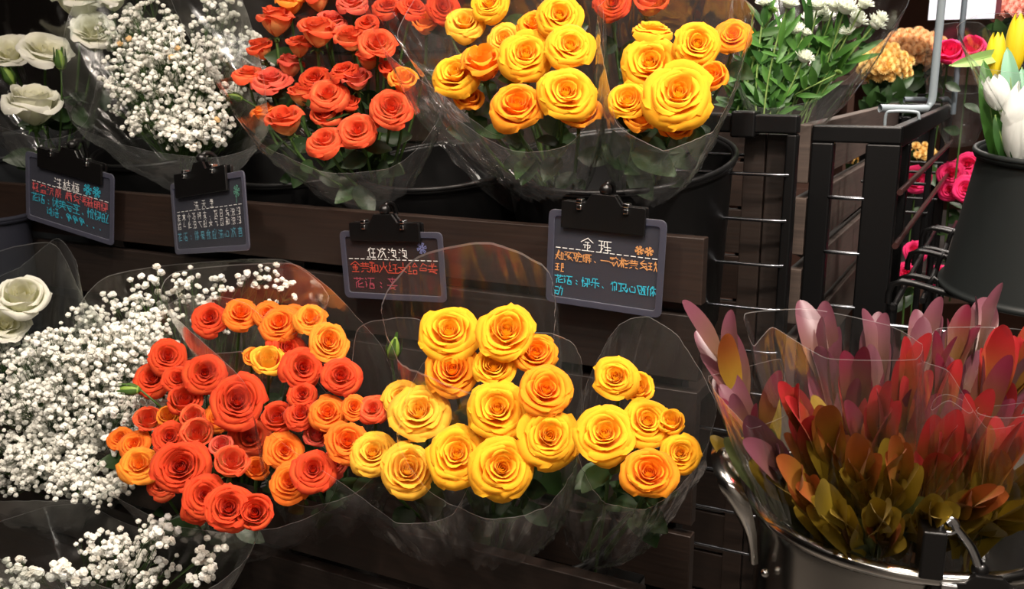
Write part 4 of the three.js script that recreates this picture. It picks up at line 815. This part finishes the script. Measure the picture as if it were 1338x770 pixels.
leucadendron('olive leucadendron stem low in the tall sleeve front', 1125, 610, 0.77, 90, ['rust', 'olive', 'olive', 'olive']);
leucadendron('olive gold leucadendron stem at the right front of the tall sleeve', 1172, 610, 0.77, 92, ['rust', 'olive', 'olive', 'green']);
leucadendron('dusty mauve leucadendron stem standing behind the tall sleeve', 1142, 468, 0.93, 84, C3);
leucadendron('mauve leucadendron stem with two tall bracts behind the sleeves', 1200, 462, 0.95, 88, C3);
leucadendron('burgundy leucadendron stem right of the tall mauve bracts', 1245, 458, 0.95, 84, ['burgundy', 'mauve', 'burgundy', 'mauve']);
leucadendron('vivid red leucadendron stem in the middle right sleeve', 1228, 500, 0.87, 90, C2);
leucadendron('crimson leucadendron stem with wide bracts near the right edge', 1292, 505, 0.85, 100, ['red', 'burgundy', 'burgundy', 'mauve']);
leucadendron('red leucadendron stem cut by the right edge', 1330, 480, 0.88, 92, ['red', 'mauve', 'red', 'burgundy']);
leucadendron('orange red leucadendron stem in the small rolled sleeve', 1226, 600, 0.80, 90, ['red', 'red', 'rust', 'olive']);
leucadendron('red and gold leucadendron stem in the lower right open sleeve', 1300, 610, 0.78, 92, ['red', 'rust', 'olive', 'olive']);
leucadendron('golden olive leucadendron stem at the lower right edge', 1338, 625, 0.78, 92, ['rust', 'olive', 'olive', 'green']);
for (const [px, py, z, cols, label] of [
  [1016, 610, 0.81, ['mauve', 'olive', 'green'], 'mauve and green leucadendron stem low at the left of the pail'],
  [1058, 640, 0.77, ['rust', 'olive', 'olive'], 'rusty olive leucadendron stem low left in the tall sleeve'],
  [1094, 668, 0.755, ['olive', 'olive', 'green'], 'short olive leucadendron stem just above the pail rim'],
  [1150, 675, 0.75, ['olive', 'rust', 'olive'], 'short gold-green leucadendron stem above the middle of the rim'],
  [1184, 520, 0.87, ['red', 'burgundy', 'rust'], 'dark red leucadendron stem between the tall and the crimson sleeves'],
  [1262, 570, 0.80, ['red', 'rust', 'olive'], 'orange red leucadendron stem right of the small rolled sleeve'],
  [1270, 655, 0.765, ['rust', 'olive', 'olive'], 'rusty leucadendron stem low behind the chrome hook'],
  [1215, 672, 0.76, ['olive', 'olive', 'green'], 'dull olive leucadendron stem low behind the black clip'],
  [1315, 672, 0.765, ['olive', 'olive', 'green'], 'dull green leucadendron stem at the lower right of the pail'],
  [1080, 480, 0.92, ['mauve', 'mauve', 'olive'], 'pale mauve leucadendron stem at the back left of the tall sleeve'],
  [1276, 452, 0.96, ['mauve', 'burgundy', 'burgundy'], 'plum leucadendron stem at the back right, under the tulip bucket'],
]) leucadendron(label, px, py, z, 94, cols, { n: 17 });
const pz = (list) => list.map(([a, b, z]) => [a, b, uyw(at(a, b, z))[2]]);
sleeve('tall clear film sleeve around the front leucadendron in the steel pail', PC.clone().add(V(-0.035, -0.06, 0.02)), 0.035, pz([[985, 452, 0.84], [1010, 428, 0.80], [1080, 468, 0.75], [1195, 470, 0.76], [1204, 450, 0.82], [1160, 425, 0.9], [1060, 404, 0.93], [974, 410, 0.92]]), { bulge: 0.04, round: 0.25, amp: 0.003 });
sleeve('clear film sleeve with a diamond corner below the lone leucadendron', PC.clone().add(V(-0.09, -0.04, 0.03)), 0.02, pz([[926, 492, 0.84], [935, 512, 0.81], [980, 560, 0.78], [1030, 540, 0.79], [1020, 470, 0.86], [975, 480, 0.88]]), { bulge: 0.02, round: 0.15, amp: 0.003 });
sleeve('clear film sleeve around the crimson leucadendron at the right', PC.clone().add(V(0.07, -0.06, 0.02)), 0.03, pz([[1204, 470, 0.83], [1240, 486, 0.79], [1290, 560, 0.76], [1360, 540, 0.78], [1370, 440, 0.88], [1300, 428, 0.93], [1225, 430, 0.92]]), { bulge: 0.04, round: 0.25, amp: 0.003 });
sleeve('small rolled clear film sleeve in the front of the pail', PC.clone().add(V(0.02, -0.06, 0.05)), 0.02, pz([[1218, 536, 0.78], [1240, 524, 0.77], [1266, 540, 0.775], [1268, 530, 0.80], [1240, 516, 0.82], [1222, 522, 0.80]]), { bulge: 0.0, round: 0.5, amp: 0.002 });
sleeve('clear film sleeve with a dark wide mouth at the lower right', PC.clone().add(V(0.09, -0.06, 0.05)), 0.025, pz([[1278, 540, 0.76], [1310, 546, 0.745], [1365, 540, 0.75], [1370, 524, 0.80], [1310, 530, 0.80], [1282, 532, 0.79]]), { bulge: 0.02, round: 0.5, amp: 0.003 });

// ---------------------------------------------------------------- sign clips and signs
// handwriting: brush strokes on a ten by ten grid, characters put together from their components
const CP = {
  'water': '2162 0444 0919', wood: '0393 5059 5308 5398', mouth: '1181891911', sun: '2181892921 2585', earth: '1484 5159 0999', grass: '0595 3238 6268',
  'say': '2142 143438 3856', heart: '4049 1325 6384', man: '6023 4349', woman: '402689 7118 0494', king: '1181 1585 0999 5159', fire: '1336 8365 5053 5309 5399', silk: '402343 5317 1777 0989',
  'sheep': '2132 7161 1282 1585 0898 5159', lucky: '1292 5054 2484 2686892926', geng: '0191 2383 2377 2585 8387 5159 2779', cart: '0292 4016 1696 4049 0797', jing: '1181 8117 2575 5559 0999', 'ying': '1282 3316 8285 4243',
  dish: '1181891911 3139 6169 0999', wu: '1282 3232 2484 4409 6689', dui: '2035 7055 2585 2545 3509 6669', yan: '5052 1292 3234 6264 1494 1408 3566 3668 4679', page: '0191 5143 2383 2389 8389 5389', se: '5013 1383 1885 8599 1399', qing: '1191 2383 0595 5155 2646 2682 7679', li: '2011 1191 5151 2353 0595 5059 5409 5499',
  jin: '8030 3038 0445 3484 6469', ri: '2181892921 2585', yue: '3183 31 8181 8189 3119 3484 3686', guai: '1181 8186 0696 5159 5609', you: '0393 5059 5308 5388 8897 7182', mei: '2132 7161 0292 0494 1696 5156 5609 5699', xi: '2081 8120 0494 2559 2569 2676 7679', wang: '5051 0191 2254 6266 0585 0999 5559', yu: '5013 5093 2363 3339 6369 7989', bai: '5031 1181 8189 8919 1911 1585', shao: '4020 2989 8139 4555',
  yan2: '5053 5306 2359 6389', hua: '5023 2329 8345 4148 4898', yv: '0191 4136 2575 7577 2686892926', tongue: '7010 0494 5055 2575 7579 7929 2925', man2: '0292 3133 6163 0595 1519 1595 9599 5559 3446 6646', tian: '1181 0494 5154 5409 5499', xing: '2171 2174 7174 2171 2272 1383 2585 5459 0999', shu: '0292 5059 2373 2375 7375 2575 5508 5598', xiao: '5059 2315 7395', qiao: '0141 2147 0747 5181 6155 5585 8579 7939', jing2: '2454 3139 1363 1666', zhi: '1292 5055 2575 2699 7629', pei: '0151 1252 1958 1252 3139 5181 8185 5585 5599 9997',
  lang: '3132 1282 8285 1585 1219 1949 5699', man3: '2171 2174 7174 2575 2577 7577 2888 7829', gei: '5013 5093 3363 2686892926', yi: '0595', wen: '2181892921 2585 0999', xin: '1292 3355 4499', meng: '0343 2129 5393 7179 4415 7795 4699', huan: '4026 2686 3333', wenx: '5053 0494 2588 7509', qi: '3011 2081 2474 7479 7998', xi2: '2181892921 4333 5688 3819', de: '4031 1141 4149 4919 1911 1545 6051 6191 9198 9888 6566', langm: '3031 2282 8229 2545 5689', shi: '2181 8184 8424 2421 2272 0595 5559 5787 3638 3699', wo: '4013 0393 3139 3929 0555 6069 6399 8253', xinh: '0508 2438 3888 8885 4252 7284', huanx: '0144 4109 6051 6191 9172 5374 7439 7499', kuang: '4013 2132 2139 1909 5191 7179 5595 4999', shuang: '0141 4109 0149 5191 9159 5199', pao: '3013 2282 8287 8767 2454 5457 2757 2799', jin2: '5003 5093 3363 2575 5359 3637 7667 1989', hui: '0131 2129 0444 3619 4191 4145 7555 9545 6179 5797', ru: '3016 1659 0555 4109 6262 6283 8389 8969 6962', luo: '0191 3132 6162 1323 0434 0919 5336 3676 7648 5599 4599', xi3: '0131 0139 3134 3438 5091 5034 5595 7579 4698', yuan: '0131 3136 0636 0139 5093 5034 4494 6464 6149 6999', kuan: '0141 2123 0242 0646 2649 6051 6182 7449 7499', cheng: '0242 2129 5253 9253 4595 6464 5676 5989', huang: '1292 3133 6163 0494 2676 2686 3819 7899', mei2: '6043 5182 8249 6299', gui: '5181 8184 5451 5458 6595 4999', kuai: '4049 1325 6069 5292 4595 6549 6599', le: '7020 2024 0494 5059 2617 7697', pi: '6023 4349 5131 4181 4148 8188 6569', xsui: '0139 0141 4154 4164 3545 6191 7149 6383 6389 8389 4999', ni: '4013 2329 6042 4292 6269 5547 8597', dong: '1141 0545 2508 0848 5292 7049 9289',
  zan: '1282 4044 6044 0595 2688 7617', ban: '5093 5034 2646 2686892926', ben: '1191 5055 2155 8155 0696 2779 7729', jiao: '4023 3444 4419 5181892951 5367 7399',
};
const CH = {
  洋: 'water,0,0,3,9 sheep,3,0,9,9', 桔: 'wood,0,0,4,9 lucky,4,0,9,9', 梗: 'wood,0,0,4,9 geng,4,0,9,9', 轻: 'cart,0,0,4,9 jing,5,0,9,9', 盈: 'ying,0,0,9,5 dish,1,6,9,9', 洒: 'water,0,0,3,9 wu,3,0,9,9', 脱: 'yue,0,0,4,9 dui,4,0,9,9', 颜: 'yan,0,0,5,9 page,5,0,9,9', 色: 'se,1,0,9,9', 清: 'water,0,0,3,9 qing,3,0,9,9', 新: 'li,0,0,5,9 jin,5,0,9,9', 明: 'ri,0,1,4,8 yue,4,0,9,9', 快: 'heart,0,0,3,9 guai,3,0,9,9',
  花: 'grass,0,0,9,3 hua,0,3,9,9', 语: 'say,0,0,3,9 yv,3,0,9,9', 优: 'man,0,0,3,9 you,3,0,9,9', 美: 'mei,0,0,9,9', 希: 'xi,0,0,9,9', 望: 'wang,0,0,9,9', 愉: 'heart,0,0,3,9 yu,3,0,9,9', 的: 'bai,0,1,4,9 shao,4,0,9,9', 谈: 'say,0,0,3,9 yan2,3,0,9,5 yan2,3,4,9,9', 话: 'say,0,0,3,9 tongue,3,0,9,9',
  满: 'water,0,0,3,9 man2,3,0,9,9', 天: 'tian,0,0,9,9', 星: 'xing,0,0,9,9', 束: 'shu,0,0,9,9', 小: 'xiao,0,0,9,9', 巧: 'qiao,0,0,9,9', 精: 'jing2,0,0,4,9 qing,4,0,9,9', 致: 'zhi,0,0,9,9', 配: 'pei,0,0,9,9', 白: 'bai,1,0,8,9', 浪: 'water,0,0,3,9 lang,3,0,9,9', 漫: 'water,0,0,3,9 man3,3,0,9,9', 给: 'silk,0,0,4,9 gei,4,0,9,9', 人: 'huan,0,0,9,9', 以: 'hua,0,0,9,9', 温: 'water,0,0,3,9 wen,3,0,9,9', 馨: 'xin,0,0,9,9', 文: 'wenx,0,0,9,9', 气: 'qi,0,0,9,9', 息: 'xi2,0,0,9,9',
  你: 'man,0,0,3,9 ni,3,0,9,9', 是: 'shi,0,0,9,9', 我: 'wo,0,0,9,9', 心: 'xinh,0,1,9,9', 欢: 'huanx,0,0,9,9', 喜: 'lucky,0,0,9,6 mouth,1,6,9,9', 狂: 'kuang,0,0,9,9', 泡: 'water,0,0,3,9 pao,3,0,9,9', 金: 'jin2,0,0,9,9', 黄: 'huang,0,0,9,9', 和: 'li,0,0,5,9 mouth,5,2,9,8', 火: 'fire,0,0,9,9', 红: 'silk,0,0,4,9 king,4,1,9,9', 交: 'wenx,0,0,9,9', 织: 'silk,0,0,4,9 gei,4,0,9,9', 奋: 'ben,0,0,9,9', 热: 'ban,0,0,9,6', 烈: 'zan,0,0,9,9',
  辉: 'hui,0,0,9,9', 如: 'ru,0,0,9,9', 落: 'luo,0,0,9,9', 余: 'yuan,0,0,9,9', 晖: 'ri,0,1,3,8 hui,3,0,9,9', 夕: 'xi3,0,0,9,9', 款: 'kuan,0,0,9,9', 一: 'yi,0,0,9,9', 橙: 'wood,0,0,4,9 cheng,3,0,9,9', 玫: 'king,0,1,4,8 mei2,4,0,9,9', 瑰: 'king,0,1,4,8 gui,4,0,9,9', 乐: 'le,0,0,9,9', 俏: 'pi,0,0,9,9', 皮: 'pei,0,0,9,9', 随: 'xsui,0,0,9,9', 动: 'dong,0,0,9,9', '：': 'dots', '、': 'comma', '，': 'comma', '.': 'comma', '♥': 'heartmark',
};
CP.dots = '4455 4758'; CP.comma = '3748'; CP.heartmark = '5231 3113 1346 4659 5974 7496 9672 7252 3345 5347 6375 4455 5566';
function ribbon(list, half, zz) {                          // flat ink strokes lying on the sign
  const pos = [], idx = [];
  for (const pl of list) for (let i = 0; i + 1 < pl.length; i++) {
    const [x0, y0] = pl[i], [x1, y1] = pl[i + 1], L = Math.hypot(x1 - x0, y1 - y0) || 1e-6, dx = (x1 - x0) / L * half, dy = (y1 - y0) / L * half, b = pos.length / 3;
    pos.push(x0 - dx - dy, y0 - dy + dx, zz, x0 - dx + dy, y0 - dy - dx, zz, x1 + dx - dy, y1 + dy + dx, zz, x1 + dx + dy, y1 + dy - dx, zz);
    idx.push(b, b + 1, b + 3, b, b + 3, b + 2);
  }
  const g = new THREE.BufferGeometry(); g.setAttribute('position', new THREE.Float32BufferAttribute(pos, 3)); g.setIndex(idx); g.computeVertexNormals(); return g;
}
function strokes(text, x, y, size, adv) {                   // x, y: the top left corner, in metres on the sign
  const out = [];
  for (const ch of text) {
    if (CH[ch]) for (const part of CH[ch].split(' ')) {
      const [name, a = 0, b = 0, c = 9, d = 9] = part.split(',').map((s, i) => i ? +s : s);
      for (const st of CP[name].split(' ')) { const pl = []; for (let i = 0; i + 1 < st.length; i += 2) pl.push([x + size / 9 * (a + (+st[i]) / 9 * (c - a)), y - size / 9 * (b + (+st[i + 1]) / 9 * (d - b))]); if (pl.length > 1) out.push(pl); }
    }
    x += adv ?? size * 1.12;
  }
  return out;
}
const ink = { white: std(0xf4f4f0, 0.6), red: std(0xd65a5a, 0.6), blue: std(0x2fb4cf, 0.6), orange: std(0xd99a5c, 0.6), rose: std(0xa5485a, 0.6), dull: std(0x5a9fb4, 0.6), rust: std(0xc24a36, 0.6) };
const pvc = new THREE.MeshPhysicalMaterial({ color: 0xeeeef4, roughness: 0.36, transmission: 1, thickness: 0, ior: 1.45, side: THREE.DoubleSide });
const pvcEdge = new THREE.MeshPhysicalMaterial({ color: 0xb4b6cc, roughness: 0.55, transmission: 0.95, thickness: 0, ior: 1.45, side: THREE.DoubleSide });
const cardM = std(0x36383f, 0.5), warmCard = std(0x2a1d19, 0.5);
function rrect(w, h, r) { const s = new THREE.Shape(); s.moveTo(-w / 2 + r, -h / 2); s.lineTo(w / 2 - r, -h / 2); s.quadraticCurveTo(w / 2, -h / 2, w / 2, -h / 2 + r); s.lineTo(w / 2, h / 2 - r); s.quadraticCurveTo(w / 2, h / 2, w / 2 - r, h / 2); s.lineTo(-w / 2 + r, h / 2); s.quadraticCurveTo(-w / 2, h / 2, -w / 2, h / 2 - r); s.lineTo(-w / 2, -h / 2 + r); s.quadraticCurveTo(-w / 2, -h / 2, -w / 2 + r, -h / 2); return s; }
function sign(label, clipLabel, tl, tr, bl, w, clip, lines, cm = cardM) {
  const A = onW(tl[0], tl[1], tl[2] ?? w), B = onW(tr[0], tr[1], tr[2] ?? w), C = onW(bl[0], bl[1], bl[2] ?? w);
  const X = B.clone().sub(A), width = X.length(); X.normalize();
  const Dn = A.clone().sub(C), Z = new THREE.Vector3().crossVectors(X, Dn).normalize(), Y = new THREE.Vector3().crossVectors(Z, X), height = Dn.dot(Y);
  const t = thing('sign_holder', label, 'sign', A.clone().add(B).multiplyScalar(0.5).addScaledVector(Y, -height / 2), null);
  t.quaternion.setFromRotationMatrix(new THREE.Matrix4().makeBasis(X, Y, Z));
  const card = new THREE.ExtrudeGeometry(rrect(width - 0.012, height - 0.012, 0.004), { depth: 0.0006, bevelEnabled: false }); card.translate(0, 0, -0.001); mesh('card', card, cm, t);
  mesh('pocket', new THREE.ShapeGeometry(rrect(width, height, 0.008), 8).translate(0, 0, 0.0006), pvc, t);
  const ring = rrect(width, height, 0.008); ring.holes.push(rrect(width - 0.013, height - 0.013, 0.005)); const rg = new THREE.ExtrudeGeometry(ring, { depth: 0.0012, bevelEnabled: true, bevelSize: 0.0006, bevelThickness: 0.0006, bevelSegments: 2 }); rg.translate(0, 0, 0.0008); mesh('welded_edge', rg, pvcEdge, t);
  for (const [name, mat, list, half = 0.00038] of lines(width, height)) mesh(name.includes('doodle') ? name : name + '_lettering', ribbon(list, half, 0.0011), mat, t);
  // its clip
  const [c0, c1, ch] = clip, cx0 = -width / 2 + c0 * width, cx1 = -width / 2 + c1 * width, top = height / 2 + 0.012, bot = height / 2 - ch;
  const k = thing('clip', clipLabel, 'clip', t.position.clone()); k.quaternion.copy(t.quaternion);
  const s = new THREE.Shape(), mx = (cx0 + cx1) / 2; s.moveTo(cx0, bot); s.lineTo(cx1, bot); s.lineTo(cx1, top - 0.003); s.quadraticCurveTo(cx1, top, cx1 - 0.003, top); s.lineTo(mx + 0.022, top); s.lineTo(mx + 0.014, top + 0.011); s.lineTo(mx - 0.014, top + 0.011); s.lineTo(mx - 0.022, top); s.lineTo(cx0 + 0.003, top); s.quadraticCurveTo(cx0, top, cx0, top - 0.003);
  const jaws = []; let jaw; for (const z of [0.0024, -0.0064]) { const g = new THREE.ExtrudeGeometry(s, { depth: 0.0028, bevelEnabled: true, bevelSize: 0.0006, bevelThickness: 0.0006, bevelSegments: 2 }); g.translate(0, 0, z); jaw = mesh('jaw', g, M.clipBlack, k); jaws.push(jaw); }
  for (const f of [0.22, 0.78]) { const x = cx0 + (cx1 - cx0) * f; mesh('spring', mergeGeometries([boxAt(x - 0.0036, x + 0.0036, top - 0.0085, top - 0.002, 0.0045, 0.009, 0.0016), boxAt(x - 0.004, x + 0.004, top - 0.001, top + 0.0045, -0.002, 0.0085, 0.0016)]), M.chrome, jaws[0]); }
  mesh('knob', new THREE.SphereGeometry(0.0075, 14, 10).translate(mx, top + 0.017, -0.001), M.clipBlack, k);
  mesh('arm', tube([V(mx, top + 0.012, -0.002), V(mx, top + 0.024, -0.006), V(mx, top + 0.02, -0.022), V(mx, top - 0.004, -0.03)], 0.0035, 16, 8), M.clipBlack, k);
}
const dashes = (w, y, sl = 0) => Array.from({ length: 15 }, (_, i) => { const x = -w * 0.43 + i * w * 0.0595; return [[x, y + sl * x], [x + w * 0.036, y + sl * (x + w * 0.036)]]; });
const doodle = (x, y, s) => { const out = []; for (let k = 0; k < 6; k++) { const a = k * 1.047; out.push([[x + s * 0.25 * Math.cos(a), y + s * 0.25 * Math.sin(a)], [x + s * Math.cos(a), y + s * Math.sin(a)], [x + s * Math.cos(a + 0.45), y + s * Math.sin(a + 0.45)], [x + s * 0.25 * Math.cos(a + 0.3), y + s * 0.25 * Math.sin(a + 0.3)]]); } return out; };
// a line of writing fitted between x0 and x1 (shares of the width), its top at y (share of the height from the top)
const fit = (w, h, text, x0, x1, y, tall = 0.15) => { const n = [...text].length, adv = w * (x1 - x0) / n; return strokes(text, w * (x0 - 0.5), h * (0.5 - y), Math.min(adv * 0.92, h * tall), adv); };
sign('slanting clear sign with red and blue handwriting under the white lisianthus', 'black clip on the slanting leftmost sign', [35, 197], [150, 229], [6, 275], 1.035, [0.16, 0.88, 0.019], (w, h) => [
  ['white', ink.white, [...fit(w, h, '洋桔梗', 0.33, 0.63, 0.26), ...dashes(w, h * 0.095)], 0.00045],
  ['red', ink.red, [...fit(w, h, '轻盈洒脱', 0.07, 0.43, 0.42, 0.13), ...fit(w, h, '颜色清新明快', 0.46, 0.94, 0.42, 0.13)], 0.0005],
  ['blue', ink.blue, [...fit(w, h, '花语：优美希望.愉快的', 0.06, 0.95, 0.57, 0.14), ...fit(w, h, '谈话.♥♥♥...', 0.24, 0.9, 0.73, 0.14)], 0.0005],
  ['flower_doodle', ink.blue, [...doodle(w * 0.21, h * 0.19, w * 0.042), ...doodle(w * 0.31, h * 0.19, w * 0.042)], 0.0006],
]);
sign('narrow turned clear sign with small white handwriting under the upper baby\'s breath', 'black clip on the narrow turned sign', [224, 241, 1.05], [320, 223, 0.975], [217, 333, 1.05], 1.0, [0.10, 0.80, 0.022], (w, h) => [
  ['white', ink.white, [...fit(w, h, '满天星', 0.32, 0.64, 0.285, 0.115), ...dashes(w, h * 0.09), ...fit(w, h, '花束小巧精致，配白色浪漫', 0.06, 0.95, 0.44, 0.10), ...fit(w, h, '给人以温馨的文气息和浪漫', 0.06, 0.95, 0.555, 0.10)], 0.00036],
  ['blue', ink.dull, fit(w, h, '花语：你是我的满心欢喜', 0.05, 0.95, 0.70, 0.12), 0.00048],
  ['flower_doodle', std(0x5f9a86, 0.6), [...doodle(w * 0.39, h * 0.26, 0.008), [[w * 0.39, h * 0.26], [w * 0.38, h * 0.12]]], 0.0006],
]);
sign('clear sign with rusty red handwriting, half behind the tall film', 'black clip reflecting rusty red above the half-covered sign', [445, 302], [578, 304], [459, 388], 1.035, [0.12, 0.80, 0.012], (w, h) => [
  ['white', ink.white, [...fit(w, h, '狂欢泡泡', 0.26, 0.68, 0.24, 0.14), ...dashes(w, h * 0.09)], 0.00045],
  ['red', ink.rust, fit(w, h, '金黄和火红交织热烈', 0.08, 0.94, 0.45, 0.16), 0.0005],
  ['rose', ink.rose, fit(w, h, '花语：奋', 0.10, 0.55, 0.68, 0.17), 0.0005],
  ['flower_doodle', std(0x6a6f9c, 0.6), doodle(w * 0.3, h * 0.27, 0.007), 0.0006],
], warmCard);
sign('clear sign with orange and blue handwriting under the upper yellow roses', 'black clip on the sign under the upper yellow roses', [719, 273], [872, 289], [712, 392], 1.035, [0.12, 0.83, 0.019], (w, h) => [
  ['white', ink.white, [...fit(w, h, '金辉', 0.29, 0.60, 0.265, 0.135), ...dashes(w, h * 0.10)], 0.00045],
  ['orange', ink.orange, [...fit(w, h, '如落余晖，一款橙黄色玫', 0.07, 0.95, 0.43, 0.125), ...fit(w, h, '瑰', 0.07, 0.15, 0.56, 0.115)], 0.00048],
  ['blue', ink.blue, [...fit(w, h, '花语：快乐、俏皮心随你', 0.07, 0.95, 0.69, 0.125), ...fit(w, h, '动', 0.07, 0.15, 0.82, 0.115)], 0.0005],
  ['flower_doodle', ink.orange, [...doodle(w * 0.29, h * 0.17, 0.005), ...doodle(w * 0.37, h * 0.17, 0.005)], 0.0005],
]);
// the clip at the front of the steel pail
{
  const P = at(1255, 742, 0.74), k = thing('clip', 'black clip with a chrome hook at the front rim of the steel pail', 'clip', P);
  k.rotation.y = -0.25;
  const sp = (px, py) => local(k, at(px, py, 0.735));
  const a = sp(1205, 690), b = sp(1212, 760), c = sp(1236, 690);
  mesh('jaw', boxAt(a.x, c.x, b.y, a.y, -0.012, 0.012, 0.002), M.clipBlack, k);
  mesh('hook', tube([sp(1236, 684), sp(1243, 680), sp(1250, 690), sp(1268, 714), sp(1280, 742)], 0.0036, 30, 10), M.chrome, k);
  mesh('eye', new THREE.TorusGeometry(0.006, 0.0022, 10, 24).translate(sp(1240, 687).x, sp(1240, 687).y, 0), M.chrome, k);
  mesh('joint', new THREE.SphereGeometry(0.0065, 16, 12).translate(sp(1281, 746).x, sp(1281, 746).y, 0), M.clipBlack, k);
  const s = new THREE.Shape(), q = [[1212, 790], [1222, 766], [1262, 762], [1274, 750], [1306, 750], [1318, 762], [1352, 764], [1360, 790]].map(([x, y]) => sp(x, y));
  q.forEach((p, i) => i ? s.lineTo(p.x, p.y) : s.moveTo(p.x, p.y));
  mesh('plate', new THREE.ExtrudeGeometry(s, { depth: 0.004, bevelEnabled: true, bevelSize: 0.001, bevelThickness: 0.001, bevelSegments: 2 }).translate(0, 0, 0.004), M.clipBlack, k);
  for (const x of [1240, 1325]) { const p = sp(x, 768); mesh('spring', boxAt(p.x - 0.006, p.x + 0.006, p.y - 0.003, p.y + 0.003, 0.009, 0.013, 0.0012), M.chrome, k); }
}

renderer.render(scene, camera);
